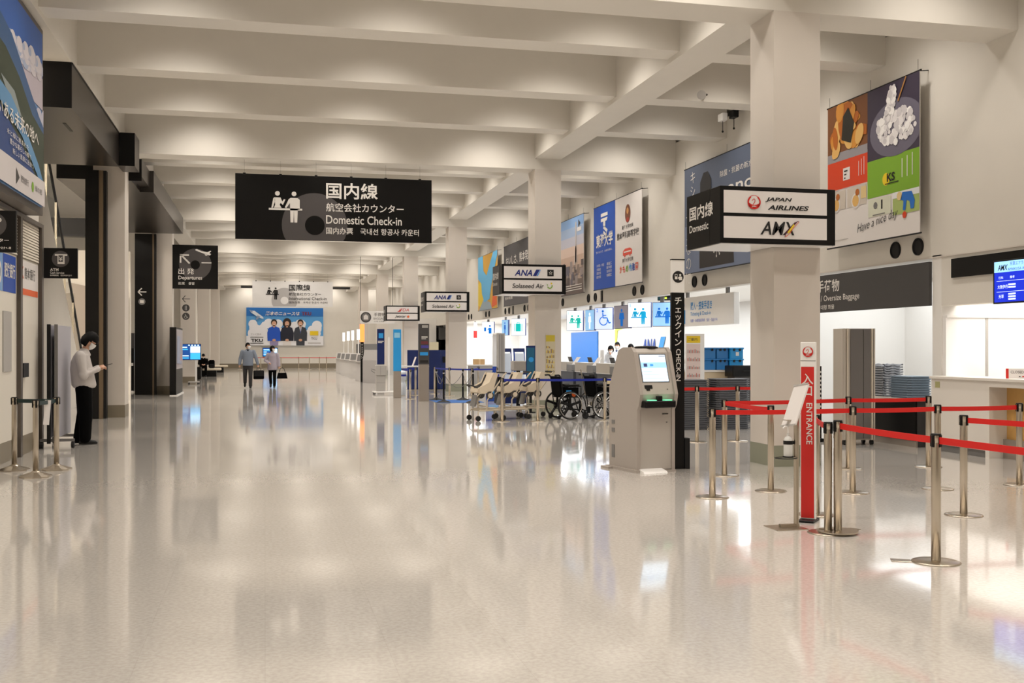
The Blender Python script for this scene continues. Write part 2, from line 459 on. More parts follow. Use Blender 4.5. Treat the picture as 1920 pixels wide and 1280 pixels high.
hung_sign('hanging_sign', 'large black domestic check-in sign hanging under a ceiling beam', -0.66, 3.84, 24.65, 4.0, 5.49, BLACK, LETTER, DISCG, BLACK,
    [('国内線', .452, .655, .255, .265, .018), ('航空会社カウンター', .452, .455, .135, .40, .012), ('Domestic Check-in', .452, .265, .135, .39, .01), ('国内办票　국내선 항공사 카운터', .452, .105, .105, .48, .012)], 5.81)
hung_sign('hanging_sign', 'white international check-in sign hanging deep in the hall', -0.70, 3.79, 61.2, 3.92, 5.36, M('sign_white', (224, 222, 220), 0.5), INK, DISCL, M('sign_white', (224, 222, 220)),
    [('国際線', .452, .62, .255, .265, .016), ('航空会社カウンター', .452, .43, .125, .40, .004), ('International Check-in', .452, .26, .12, .47, .0), ('国际办票　국제선 항공사 카운터', .452, .12, .085, .48, .0)], 5.81)
# ---- box signs on the columns
def pict_tail(P, x, y, h, m1, m2):
    P.poly([(x, y), (x + h * .55, y), (x + h * 1.15, y + h), (x + h * .55, y + h)], m1, 2, 'logo')
    P.poly([(x + h * .62, y), (x + h * .80, y), (x + h * 1.3, y + h), (x + h * 1.2, y + h)], m2, 2, 'logo')
def crane(P, x, y, r, m=None):
    m = m or REDP
    P.disc(x, y, r, m, 2, 'logo', 32); P.disc(x, y + r * .12, r * .80, PAPER, 3, 'logo_white', 28)
    P.ring(x, y, r * .78, r, m, 4, 'logo', 30, 125, 415)
    P.poly([(x - r*.7, y - r*.62), (x + r*.7, y - r*.62), (x + r*.86, y - r*.1), (x + r*.35, y - r*.34), (x - r*.1, y - r*.40), (x - r*.45, y - r*.28), (x - r*.86, y - r*.05)], m, 4, 'logo')
    P.line([(x - r*.18, y - r*.34), (x + r*.08, y - r*.02), (x + r*.14, y + r*.28), (x + r*.02, y + r*.46), (x - r*.2, y + r*.36), (x - r*.34, y + r*.20)], r * .10, m, 4, 'logo')
    P.text('JAL', x, y - r * .74, r * .27, PAPER, 5, r * .78, .02, 'c', .2, name='logo_white')
def column_sign(cy, label, kind):
    x0, x1, y0, y1, z0, z1 = 5.42, 6.98, cy - 0.32, cy + 0.72, 2.80, 3.50
    t = thing('column_sign', label, 'sign', ((x0 + x1) / 2, y0, z0)); wd = x1 - x0; h = z1 - z0; dp = y1 - y0
    # a case that wraps the column: two bays beside it, a front bay, open round the shaft
    xl = -wd / 2
    obj('case', MB().box(xl, 0, 0, wd/2, .31, h, .004).box(xl, .31, 0, .09, dp, h), BLACK, t)
    obj('underside', MB().box(xl + .03, .03, -.006, .07, dp - .03, .0).box(.07, .03, -.006, wd/2 - .03, .29, 0), WHITEG, t)
    P = Print(t, (xl, 0, 0), X, Z, .003)
    m = .028 * 1; P.rect(.045, h * .53, wd - .12 if kind == 'jal' else wd - .1, h * .925, PAPER, 0, 'face_panel'); P.rect(.045, h * .09, wd - .12 if kind == 'jal' else wd - .1, h * .47, PAPER, 0, 'face_panel')
    if kind == 'jal':
        crane(P, .445, h * .725, h * .125)
        P.text('JAPAN', .60, h * .735, h * .085, INK, 2, .36, .03, 'l', .25); P.text('AIRLINES', .63, h * .60, h * .085, INK, 2, .56, .03, 'l', .25)
        P.text('AMX', .53, h * .16, h * .235, INK, 2, .50, .015, 'l', .28)
        P.line([(.90, h*.20), (.935, h*.26), (.985, h*.35)], .022, YELLOW, 4, 'logo')
        P.line([(.86, h*.125), (.875, h*.20), (.94, h*.30), (1.035, h*.415), (1.05, h*.40)], .008, M('print_wine', (110, 20, 50)), 3, 'logo')
        P.line([(.86, h*.125), (.91, h*.17), (.975, h*.29), (1.05, h*.40)], .007, ORANGE, 5, 'logo')
    elif kind == 'ana':
        P.text('ANA', .30, h * .61, h * .205, M('print_ana_navy', (20, 40, 120)), 2, .43, .02, 'l', .28)
        pict_tail(P, .745, h * .61, h * .215, M('print_ana_navy'), SKYB)
        P.rect(1.10, h * .61, 1.255, h * .83, INK, 2, 'logo'); st = []
        for i in range(10):
            a = math.pi / 2 + i * math.pi / 5; r = .05 if i % 2 == 0 else .022; st.append((1.178 + r * math.cos(a), h * .72 + r * math.sin(a)))
        P.poly(st, LETTER, 3, 'logo_star'); P.disc(1.178, h * .72, .02, INK, 4, 'logo')
        P.text('Solaseed Air', .245, h * .19, h * .16, GREYD, 2, .77, .015, 'l', .15)
        P.ring(1.16, h * .28, .045, .068, GREEN, 2, 'logo', 20, 200, 380); P.disc(1.20, h * .36, .022, YELLOW, 2, 'logo', 10); P.disc(1.10, h * .31, .014, GREEN, 2, 'logo', 10)
    else:
        P.text('FDA', .66, h * .62, h * .19, REDP, 2, .40, .0, 'l', .2)
        P.poly([(.50, h * .60), (.66, h * .60), (.66, h * .82), (.60, h * .66)], REDP, 2, 'logo')
        P.text('Jetstar', .40, h * .17, h * .20, GREYD, 2, .52, .02, 'l', .25)
        st = []
        for i in range(10):
            a = math.pi / 2 + i * math.pi / 5; r = .09 if i % 2 == 0 else .035; st.append((1.02 + r * math.cos(a), h * .27 + r * math.sin(a)))
        P.poly(st, ORANGE, 2, 'logo')
    P.build()
    Q = Print(t, (xl, dp, 0), -Y, Z, .003)
    if kind == 'jal':
        Q.text('国内線', .10, h * .52, h * .26, LETTER, 1, .74, .02); Q.text('Domestic', .10, h * .30, h * .135, LETTER, 1, .60, .01)
    else:
        if kind == 'ana': obj('side_plate', MB().box(xl - .006, .26, .02, xl, dp - .02, h - .02), GREYD, t)
        Q.off = .008; Q.text('国内線', .10, h * .52, h * .24, LETTER, 1, .62, .01); Q.text('Domestic', .10, h * .32, h * .12, LETTER, 1, .50, .0)
    Q.build(); return t
column_sign(COLY[1], 'black box sign with two airline plates and a red crane emblem on a column', 'jal')
column_sign(COLY[2], 'black box sign with blue airline lettering on the column behind the wheelchairs', 'ana')
column_sign(COLY[3], 'smaller looking black airline box sign on the column behind the chained posts', 'ana')
column_sign(COLY[4], 'black box sign with red and orange airline logos on a distant column', 'fda')
# ---- departures sign, cash service signs, column pictograms
t = thing('departures_sign', 'square black departures sign with an aircraft and arrow, fixed to a column', 'sign', (-3.0, 36.6, 3.51))
obj('panel', MB().box(0, 0, 0, 1.46, .10, 1.46), BLACK, t)
P = Print(t, (0, 0, 0), X, Z, .004)
P.disc(.73, .82, .52, DISCG, 0, 'ring_motif', 40); P.disc(.73, .80, .15, BLACK, 1, 'ring_hole')
P.line([(.55, .84), (.29, 1.11)], .055, LETTER, 2, 'arrow'); P.line([(.26, .86), (.26, 1.13)], .05, LETTER, 2, 'arrow'); P.line([(.235, 1.12), (.53, 1.12)], .05, LETTER, 2, 'arrow')
P.poly([(.73, 1.31), (.78, 1.33), (.93, 1.26), (1.12, 1.23), (1.22, 1.28), (1.24, 1.26), (1.18, 1.20), (1.24, 1.17), (1.20, 1.12), (1.12, 1.14), (.92, 1.21), (.74, 1.28)], LETTER, 2, 'pictogram')
P.poly([(1.00, 1.20), (1.14, 1.14), (1.07, 1.10)], LETTER, 2, 'pictogram'); P.rect(.93, .855, 1.25, .89, LETTER, 2, 'pictogram')
P.text('出 発', .19, .48, .20, LETTER, 2, .50, .012); P.text('Departures', .19, .27, .16, LETTER, 2, .76, .008); P.text('出发　출발', .19, .13, .095, LETTER, 2, .52, .008)
P.build()
def blade_sign(name, label, x0, y, z0, wd, h, cash):
    t = thing(name, label, 'sign', (x0, y, z0)); obj('panel', MB().box(0, 0, 0, wd, .06, h), BLACK, t); obj('bracket', MB().box(-.16, .02, h*.4, 0, .04, h*.6), BLACKM, t) if not cash else None
    P = Print(t, (0, 0, 0), X, Z, .003)
    if cash:
        P.disc(wd * .5, h * .64, wd * .26, DISCG, 0, 'ring_motif', 30)
        P.poly([(wd*.33, h*.80), (wd*.70, h*.80), (wd*.70, h*.74), (wd*.62, h*.74), (wd*.62, h*.47), (wd*.41, h*.47), (wd*.41, h*.74), (wd*.33, h*.74)], LETTER, 1, 'pictogram')
        P.rect(wd*.44, h*.54, wd*.57, h*.76, DISCG, 2, 'pictogram'); P.text('¥', wd*.505, h*.57, h*.14, LETTER, 3, None, .02, 'c')
        P.text('ATM', wd*.19, h*.235, h*.095, LETTER, 1, wd*.25, .02); P.text('Cash Service', wd*.19, h*.145, h*.07, LETTER, 1, wd*.42, .01); P.text('自动取款机　현금자동지급기', wd*.19, h*.065, h*.055, LETTER, 1, wd*.64, .01)
    else:
        P.disc(wd*.55, h*.66, wd*.26, DISCG, 0, 'ring_motif', 30); P.disc(wd*.66, h*.77, wd*.05, LETTER, 1, 'pictogram'); P.disc(wd*.66, h*.77, wd*.025, DISCG, 2, 'pictogram')
        P.rect(wd*.40, h*.50, wd*.56, h*.70, LETTER, 1, 'pictogram')
        P.text('案内センター', wd*.18, h*.24, h*.09, LETTER, 1, wd*.68, .02); P.text('问讯处　안내', wd*.18, h*.075, h*.055, LETTER, 1, wd*.72, .01)
    P.build(); return t
blade_sign('cash_service_sign', 'small black cash machine sign projecting from the bank wall', -3.28, 17.2, 2.58, .48, .46, True)
blade_sign('counter_sign', 'black projecting sign above a bank panel, nearer than the cash machine sign', -3.19, 12.6, 2.57, .50, .46, False)

# ---- banners on the right wall
def banner(label, y0, y1, art, z0=3.27, z1=5.75, base=PAPER):
    t = thing('wall_banner', label, 'banner', (9.72, y0, z0), group=None); L = y0 - y1; h = z1 - z0
    obj('cloth', MB().box(-.006, -L, 0, .006, 0, h), base, t)
    for z in (0.0, h): obj('rod', MB().cyl((0, .03, z), (0, -L - .03, z), .013, n=8), BLACKM, t)
    for yy in (-.05, -L/2, -L + .05):
        obj('standoff', MB().cyl((0, yy, h), (.18, yy, h + .02), .008, n=6), BLACKM, t); obj('hanging_wire', MB().cyl((0, yy, h), (.0, yy, h + .18), .003, n=5), BLACKM, t)
    P = Print(t, (-.006, 0, 0), -Y, Z, .003); P.clip = (0, 0, L, h); art(P, L, h); P.build(); return t
def art_food(P, L, h):
    P.rect(0, h*.62, L*.47, h, M('print_fry_bg', (120, 74, 40)), 0); P.rect(0, h*.60, L*.47, h*.66, M('print_grey_plate', (150, 146, 150)), .5)
    rnd = random.Random(3); tan = [M('print_fry_a', (206, 140, 56)), M('print_fry_b', (178, 98, 30)), M('print_fry_c', (224, 178, 104))]
    for i in range(30):
        a = i * 2.4; r = .15 + .85 * ((i % 7) / 7); cx = L*.235 + math.cos(a) * r * L * .22; cy = h*.80 + math.sin(a) * r * h * .18
        w_, hh, ro = .08 + .05 * rnd.random(), .15 + .09 * rnd.random(), rnd.random() * 3
        pts = [(cx + w_*math.cos(b)*math.cos(ro) - hh*math.sin(b)*math.sin(ro), cy + w_*math.cos(b)*math.sin(ro) + hh*math.sin(b)*math.cos(ro)) for b in [k * math.pi / 7 for k in range(14)]]
        pts = [(min(max(p[0], 0.01), L*.465), min(max(p[1], h*.625), h*.995)) for p in pts]
        P.poly(pts, tan[i % 3], 1 + i * .15)
    P.poly([(L*.20, h*.90), (L*.26, h*.95), (L*.33, h*.83), (L*.29, h*.70), (L*.18, h*.74)], M('print_seaweed', (38, 34, 26)), 6)
    P.rect(L*.47, h*.53, L, h, M('print_plum', (58, 50, 68)), 0); P.disc(L*.77, h*.70, L*.27, M('print_bowl_grey', (104, 100, 116)), 1, sy=.62)
    rice = [M('print_rice_a', (226, 222, 222)), M('print_rice_b', (204, 200, 202)), M('print_rice_c', (240, 238, 236))]
    for i in range(120):
        a = rnd.random() * 6.28; r = math.sqrt(rnd.random()); P.disc(L*.77 + math.cos(a)*r*L*.21, h*.71 + math.sin(a)*r*h*.105, .035 + .04*rnd.random(), rice[i % 3], 2 + i * .02, n=8)
    for i in range(60):
        tt = rnd.random(); P.disc(L*(.72 + .02*tt) + (rnd.random()-.5)*.26*(1-.5*tt), h*(.80 + .17*tt), .035 + .035*rnd.random(), rice[i % 3], 4.5 + i*.02, n=8)
    P.line([(L*.80, h*.86), (L*.88, h*.995)], .03, M('print_chopstick', (170, 120, 60)), 6)
    P.rect(0, h*.40, L*.47, h*.60, M('print_tomato', (214, 66, 28)), 0); P.rect(L*.47, h*.285, L, h*.53, GREEN, 0)
    P.rect(L*.19, h*.455, L*.27, h*.54, PAPER, 1); 
    for k in range(3): P.rect(L*.205, h*(.465 + .024*k), L*(.22 + .012*k), h*(.475 + .024*k), INK, 2)
    for k in range(3): P.rect(L*(.37 + .03*k), h*.46, L*(.375 + .03*k), h*(.56 + .01*k), PAPER, 1)
    for k in range(3): P.rect(L*(.83 + .05*k), h*.37, L*(.837 + .05*k), h*(.49 + .01*k), PAPER, 1)
    P.disc(L*.67, h*.385, .10, YELLOW, 1); P.text('KS', L*.68, h*.365, h*.055, INK, 2, .22, .03)
    P.rect(L*.66, h*.35, L*.80, h*.356, INK, 2)
    P.rect(0, h*.40, L*.47, h*.402, PAPER, 2)
    food = M('print_pale_food', (206, 196, 184))
    for a, b in ((.01, .22), (.24, .46)): P.rect(L*a, h*.26, L*b, h*.39, food, 1)
    for cx in (.11, .34):
        P.disc(L*cx, h*.295, .13, PAPER, 2, n=20); P.disc(L*cx, h*.295, .10, M('print_fry_c'), 3, n=12); P.disc(L*(cx + .02), h*.35, .06, M('print_fry_b'), 3, n=10)
    P.rect(L*.40, h*.30, L*.46, h*.38, M('print_straw', (222, 196, 140)), 2)
    P.rect(L*.48, h*.16, L*.72, h*.275, M('print_pale_green', (214, 216, 196)), 1); P.rect(L*.62, h*.20, L*.635, h*.26, INK, 2); P.disc(L*.56, h*.23, .06, GREYM, 2, n=8); P.rect(L*.53, h*.165, L*.66, h*.172, GREYM, 2)
    P.rect(L*.74, h*.14, L, h*.285, M('print_meadow', (168, 186, 110)), 1); P.rect(L*.74, h*.245, L, h*.285, M('print_pale_sky', (226, 228, 228)), 2)
    P.poly([(L*.84, h*.275), (L*.93, h*.27), (L*.96, h*.21), (L*.95, h*.16), (L*.92, h*.16), (L*.91, h*.21), (L*.88, h*.22), (L*.87, h*.16), (L*.845, h*.16), (L*.85, h*.22), (L*.82, h*.23)], M('print_overall_blue', (30, 108, 196)), 3)
    P.disc(L*.81, h*.255, .07, M('print_straw'), 3, n=12); P.disc(L*.86, h*.13, .055, M('print_tomato'), 3, n=10)
    P.text('Have a nice day', L*.36, h*.055, h*.075, GREYD, 2, L*.44, -.004, 'l', .35, .12)
    P.rect(L*.03, h*.045, L*.25, h*.05, GREYL, 1)
def art_nano(P, L, h):
    slate = M('print_slate', (86, 96, 116)); P.rect(0, 0, L, h*.45, M('print_slate_light', (112, 124, 150)), 0)
    P.text('キシ', L*.11, h*.97, h*.115, LETTER, 2, vert=True, bold=-.01); P.text('ナノなのに', L*.055, h*.60, h*.125, LETTER, 2, vert=True, bold=-.01)
    P.poly([(L*.20, h*.62), (L*.33, h*.62), (L*.33, h*.82), (L*.29, h*.90), (L*.24, h*.90), (L*.20, h*.82)], M('print_bottle_dark', (30, 30, 36)), 2); P.rect(L*.205, h*.55, L*.325, h*.62, BLUEP, 2); P.rect(L*.27, h*.60, L*.32, h*.70, GREYM, 3)
    P.text('除菌・抗菌の新方式ミスト', L*.43, h*.80, h*.055, LETTER, 2, L*.50, .0); P.text('nanozil', L*.43, h*.63, h*.115, LETTER, 2, L*.50, .012)
    P.poly([(L*.19, h*.03), (L*.58, h*.03), (L*.56, h*.38), (L*.19, h*.38)], M('print_dark_product', (44, 40, 42)), 1)
    for i in range(7):
        a = i * math.pi / 3.5; P.line([(L*.40, h*.19), (L*.40 + .17*math.cos(a), h*.19 + .17*math.sin(a))], .02, LETTER, 3)
        P.disc(L*.40 + .19*math.cos(a), h*.19 + .19*math.sin(a), .03, LETTER, 3, n=8)
    P.rect(L*.66, h*.17, L*.90, h*.34, M('print_dark_machine', (34, 36, 36)), 1); P.rect(L*.72, h*.26, L*.82, h*.33, GREYM, 2); P.rect(L*.955, h*.19, L*.985, h*.30, ORANGE, 2)
def art_tokai(P, L, h):
    P.rect(0, 0, L*.48, h, M('print_tokai_blue', (16, 78, 178)), 0)
    for a in ([(.17, .86), (.32, .86), (.32, .90), (.17, .90)], [(.17, .80), (.30, .80), (.32, .84), (.17, .84)], [(.22, .80), (.27, .80), (.27, .72), (.22, .75)], [(.22, .72), (.30, .66), (.32, .69), (.24, .75)], [(.22, .66), (.30, .60), (.31, .63), (.23, .69)]):
        P.poly([(L*p[0], h*p[1]) for p in a], LETTER, 2, 'emblem')
    P.text('東海大学', L*.06, h*.50, h*.165, LETTER, 2, L*.37, .03); P.text('学びの力で、未来を創る。', L*.06, h*.435, h*.028, LETTER, 2, L*.36)
    for i in range(4): P.text(['大学院・学部', '文理融合', '農学部', '経営学部'][i], L*.07, h*(.27 - .045*i), h*.034, LETTER, 2, L*(.17 if i == 0 else .10))
    for i in range(4): P.text(['基盤工', '医学部', '海洋学部', '情報理工'][i], L*.30, h*(.27 - .045*i), h*.034, LETTER, 2, L*.11)
    P.disc(L*.735, h*.79, .22, M('print_crest_brown', (120, 70, 46)), 1, 'emblem', 24, 1.15); P.disc(L*.735, h*.82, .09, M('print_crest_gold', (206, 150, 90)), 2, 'emblem', 14); P.disc(L*.735, h*.72, .12, M('print_crest_red', (170, 60, 44)), 2, 'emblem', 14, .6)
    P.text('東海大学付属', L*.62, h*.625, h*.045, GREYD, 2, L*.22, .01); P.text('熊本星翔高等学校', L*.52, h*.52, h*.08, GREYD, 2, L*.43, .015)
    P.poly([(L*.64, h*.33), (L*.82, h*.33), (L*.82, h*.38), (L*.78, h*.405), (L*.68, h*.405), (L*.64, h*.38)], M('print_coral', (226, 84, 66)), 1); P.disc(L*.68, h*.33, .05, M('print_coral'), 2); P.disc(L*.78, h*.33, .05, M('print_coral'), 2); P.rect(L*.66, h*.36, L*.80, h*.375, LETTER, 2)
    P.text('東海大学付属', L*.63, h*.255, h*.045, GREYD, 2, L*.21, .01)
    cols = [ORANGE, M('print_coral'), GREEN, SKYB, BLUEP, M('print_coral')]
    for i, ch in enumerate('かもめ幼稚園'): P.text(ch, L*(.575 + .062*i), h*.14, h*.078, cols[i], 2, L*.05, .02)
def art_city(P, L, h):
    cols = [(134, 172, 220), (160, 182, 214), (190, 190, 204), (214, 190, 176), (196, 168, 150), (140, 122, 112), (112, 98, 92), (98, 84, 80)]
    for i, c in enumerate(cols): P.rect(0, h*(1 - (i+1)/8.0), L, h*(1 - i/8.0), M('print_city_%d' % i, c), 0)
    P.rect(L*.74, h*.38, L*.78, h*.93, M('print_tower', (190, 184, 182)), 2); P.poly([(L*.71, h*.38), (L*.81, h*.38), (L*.77, h*.62), (L*.75, h*.62)], M('print_tower'), 2); P.disc(L*.76, h*.72, .07, M('print_tower'), 3, n=10)
    rnd = random.Random(5)
    for i in range(60):
        x0 = rnd.random()*.92; w_ = .03 + rnd.random()*.06; y0 = .10 + rnd.random()*.26
        P.rect(L*x0, h*y0, L*(x0 + w_), h*(y0 + .03 + rnd.random()*.10), [M('print_bld_a', (150, 138, 136)), M('print_bld_b', (100, 96, 108)), M('print_bld_c', (176, 156, 142)), M('print_bld_d', (84, 74, 74))][i % 4], 1 + i*.02)
    P.rect(0, 0, L, h*.04, M('print_city_7'), 2)
    for i in range(3): P.rect(L*.05, h*(.05 + .03*i), L*.95, h*(.06 + .03*i), LETTER, 3)
    P.text('日本の空', L*.12, h*.82, h*.10, GREYD, 3, vert=True, bold=-.01); P.disc(L*.86, h*.90, .14, GREYD, 3, 'emblem', 3); P.rect(L*.80, h*.80, L*.93, h*.85, PAPER, 3)
def art_oishi(P, L, h):
    P.text('おいしさ、熊本発。', L*.10, h*.66, h*.155, LETTER, 2, L*.86, .008); P.rect(L*.42, h*.52, L*.52, h*.62, M('print_crest_red'), 1)
    P.rect(0, 0, L, h*.36, M('print_dim_grey', (84, 82, 86)), 0); P.text('熊本銘菓', L*.06, h*.10, h*.05, LETTER, 2, L*.30, .01); P.text('本店', L*.78, h*.10, h*.08, LETTER, 2, L*.16, .02)
def art_map(P, L, h):
    P.rect(0, 0, L, h, M('print_map_ochre', (216, 164, 52)), 0)
    P.poly([(0, h*.10), (L*.3, h*.03), (L*.55, h*.14), (L*.50, h*.34), (L*.30, h*.44), (L*.12, h*.56), (0, h*.50)], YELLOW, 1); P.poly([(L*.05, 0), (L*.75, 0), (L*.65, h*.12), (L*.3, h*.2)], M('print_map_grey', (150, 168, 180)), 2)
    P.poly([(0, h*.60), (0, h), (L*.26, h), (L*.30, h*.72), (L*.46, h*.62), (L*.62, h*.80), (L*.80, h), (L, h), (L, h*.92), (L*.84, h*.66), (L*.70, h*.40), (L*.62, h*.18), (L*.35, h*.14), (L*.22, h*.30), (L*.18, h*.50)], M('print_map_sea', (92, 176, 222)), 3)
    P.poly([(L*.72, h*.02), (L*.98, h*.06), (L*.96, h*.30), (L*.80, h*.34)], ORANGE, 2)
banner('food banner with fried food, a heaped rice bowl and orange and green fields', 16.85, 14.17, art_food)
banner('slate blue spray product banner with white vertical lettering, half behind a column sign', 23.39, 18.7, art_nano, base=M('print_slate', (86, 96, 116), 0.55))
banner('university banner, one half blue and one half white with school crests', 30.47, 26.3, art_tokai)
banner('city panorama banner with a tall broadcasting tower at dusk', 35.0, 31.51, art_city)
banner('charcoal grey banner with a white brush slogan', 42.82, 38.3, art_oishi, base=M('print_charcoal', (70, 68, 70), 0.55))
banner('colourful yellow and blue map banner far along the wall', 48.23, 44.06, art_map)
# ---- round vents in pairs and slot vents on the right wall
def vent(yy, zz=3.09, r=.135, sq=False, label='round black air nozzle in the wall above the counters', grp='round air nozzles along the counter wall'):
    t = thing('air_nozzle', label, 'vent', (XR, yy, zz), group=grp)
    a = MB(); a.m = Matrix.Rotation(-math.pi / 2, 4, 'Y')
    if sq:
        obj('frame', MB().box(-.02, -.085, -.17, 0, .085, .17), BLACKM, t); obj('slot', MB().box(-.024, -.06, -.14, -.02, .06, .14), BLACK, t)
    else:
        a.lathe([(r, 0), (r, .025), (r * .86, .03), (r * .80, .012)], 24); obj('ring', a, BLACKM, t)
        b = MB(); b.m = a.m; b.lathe([(r * .82, .011), (.001, .011)], 24); obj('opening', b, BLACK, t)
    return t
for a, b, wh in ((15.07, 14.47, 'under the food banner'), (23.21, 22.62, 'under the slate blue banner'), (27.37, 26.74, 'under the white half of the university banner'), (31.58, 30.87, 'beside a slot vent, between university and city banners'), (35.1, 34.5, 'under the city panorama banner'), (39.93, 39.3, 'under the lower corner of the charcoal banner'), (43.3, 42.6, 'beside a slot vent, between charcoal and map banners'), (47.3, 46.6, 'under the yellow and blue map banner'), (51.5, 50.8, 'just past the map banner'), (55.5, 54.8, 'above the hanging dark monitors')):
    for q in (a, b): vent(q, label='round black air nozzle of the pair ' + wh, grp='air nozzles ' + wh)
for a in (30.24, 41.9): vent(a, sq=True, label='black slot vent in the wall next to round nozzles', grp='slot vents along the counter wall')
# ================================================================== QUEUE POSTS
_bm = {}
def stanchion(label, loc, belts=(), bmat=RED, group=None, cone=False, post=STEEL, head=BLACK, hz=0.90, br=.165, clips=4, slot=None):
    t = thing('queue_post', label, 'queue post', loc, 0, group)
    key = (cone, post.name, hz, br)
    if key not in _bm:
        if cone: base = MB().lathe([(br, 0), (br, .012), (.06, .055), (.036, .07), (.0, .07)], 12)
        else: base = MB().lathe([(br, 0), (br, .006), (br * .93, .011), (.04, .016), (0, .016)], 28)
        _bm[key] = (base.mesh('base', post, not cone), MB().lathe([(.0325, .012), (.0325, hz - .062), (.030, hz - .058)], 18).mesh('post', post, True),
            MB().lathe([(.0335, hz - .06), (.0335, hz - .004), (.030, hz), (0, hz)], 18).mesh('cap', post, True), MB().box(-.011, -.041, hz - .088, .011, -.030, hz - .004, .002).mesh('belt_clip', head), MB().lathe([(.036, hz - .006), (.036, hz + .004), (.0, hz + .004)], 18).mesh('lid', head, True))
    b, p, c, k, l = _bm[key]
    if slot is not None:      # nesting foot: a disc with an open slot that takes the twin's post
        u = Vector(slot).normalized(); v = Vector((-u.y, u.x, 0)); a0 = math.asin(.044 / br); ring = []
        for i in range(29):
            a = a0 + (2 * math.pi - 2 * a0) * i / 28; q = u * (br * math.cos(a)) + v * (br * math.sin(a)); ring.append((q.x, q.y))
        for q in (u * .060 - v * .044, u * .040 - v * .026, u * .036, u * .040 + v * .026, u * .060 + v * .044): ring.append((q.x, q.y))
        b = MB().prism(ring, 'z', 0, .010).mesh('base', post)
    obj('base', b, post, t); obj('post', p, post, t); obj('cap', c, post, t); obj('lid', l, head, t)
    for i in range(clips):
        o = obj('belt_clip', k, head, t); o.rotation_euler = (0, 0, math.radians(90 * i + 20))
    for q in belts:
        d = Vector(q) - Vector(loc); u = d.normalized()
        belt('belt', u * .036 + Vector((0, 0, hz - .042)), d - u * .036 + Vector((0, 0, hz - .042)), bmat, t, sag=.003 + .002 * d.length)
    return t
S = {k: gz(*v) for k, v in {'s1': (1755, 1053.7), 's2a': (1556, 994), 's2b': (1571, 1000), 's3': (1530, 965), 's4': (1335.7, 932), 's5': (1358.3, 891.3), 's6': (1445.3, 920.4), 's7': (1599, 923.7), 's8': (1590.8, 878.7), 's9': (1740.7, 875), 's10': (1758, 916.5), 's11': (1806.8, 965.7), 's12': (1911.4, 909.3), 's13': (1307, 828.4), 's14': (1383, 826.6)}.items()}
S['s2a'] = S['s2b'] + Vector((-.062, .045, 0)); S['s2b'] = S['s2b'] + Vector((0, 0, .017))
off1 = Vector((4.85, 4.2, 0)); off2 = Vector((6.9, 6.6, 0))
stanchion('steel queue post furthest from the counters, a red belt on each side', S['s1'], [off1])
stanchion('steel queue post standing tight beside its twin, behind the other of the pair', S['s2a'])
stanchion('steel queue post of a close pair, with a red belt running to the front post', S['s2b'], [S['s1']], slot=S['s2a'] - S['s2b'])
stanchion('steel queue post directly behind the red entrance sign', S['s3'], [S['s2a']])
stanchion('steel queue post at the corner of the red belt beside the kiosk', S['s4'], [S['s7']])
stanchion('steel queue post behind the kiosk corner, two red belts leaving it in a wedge', S['s5'], [S['s8'], S['s6']])
stanchion('steel queue post standing in front of the big column, end of the short slanting belt', S['s6'])
stanchion('steel queue post right of the entrance sign joining two red belts', S['s7'], [S['s10']])
stanchion('steel queue post in front of the tall grey cabinet', S['s8'], [S['s9']])
stanchion('steel queue post in front of the trays at the baggage room corner', S['s9'])
stanchion('steel queue post between baggage room and airline counter', S['s10'], [S['s12']])
stanchion('steel queue post in front of the airline counter, red belt starting from it', S['s11'], [off2])
stanchion('steel queue post in front of the wooden counter recess', S['s12'])
stanchion('steel queue post next to the check-in pole before the stacked trays', S['s13'], [S['s14'], S['s13'] + Vector((-1.2, .02, 0))])
stanchion('steel queue post before the stacked trays, close to the big column', S['s14'], [S['s14'] + Vector((.9, 0, 0))])
stanchion('steel queue post hidden mostly behind the check-in pole', S['s13'] + Vector((-1.2, .02, 0)))
stanchion('steel queue post hidden mostly behind the big column', S['s14'] + Vector((.9, 0, 0)))
stanchion('steel queue post taking the belt from the front post', off1)
stanchion('steel queue post taking the belt in front of the airline counter', off2)
obj_plate = None
# metal foot plates beside two posts
for lab, at, rz, hl in (('flat steel foot plate lying by the front queue post', S['s1'] + Vector((-.208, .105, 0)), -.467, .068), ('flat steel foot plate lying by the paired queue posts', S['s2b'] + Vector((.20, .13, -.017)), .577, .075)):
    o = obj('foot_plate', MB().box(-hl, -.05, 0, hl, .05, .005, .002), STEEL); o.location = at; o.rotation_euler = (0, 0, rz); tag(o, lab, 'plate')

# ================================================================== ENTRANCE SIGN
t = thing('entrance_sign', 'slim red entrance sign post with a white airline panel on top', 'sign', gz(1515, 977), math.radians(-42))
obj('body', MB().box(-.066, 0, .02, .066, .03, 1.56, .004), WHITEG, t); obj('foot', MB().box(-.07, -.10, 0, .07, .13, .02, .004), BLACKM, t)
P = Print(t, (-.066, 0, 0), X, Z, .0015)
P.rect(.006, .03, .118, 1.345, REDP, 0, 'red_face'); P.rect(.0, 1.395, .132, 1.40, GREYM, 0, 'seam'); crane(P, .066, 1.475, .045)
P.text('入口', .062, 1.29, .088, LETTER, 1, vert=True, bold=.01); P.text('ENTRANCE', .052, 1.03, .052, LETTER, 1, .36, .012, rot=-math.pi / 2)
P.build()
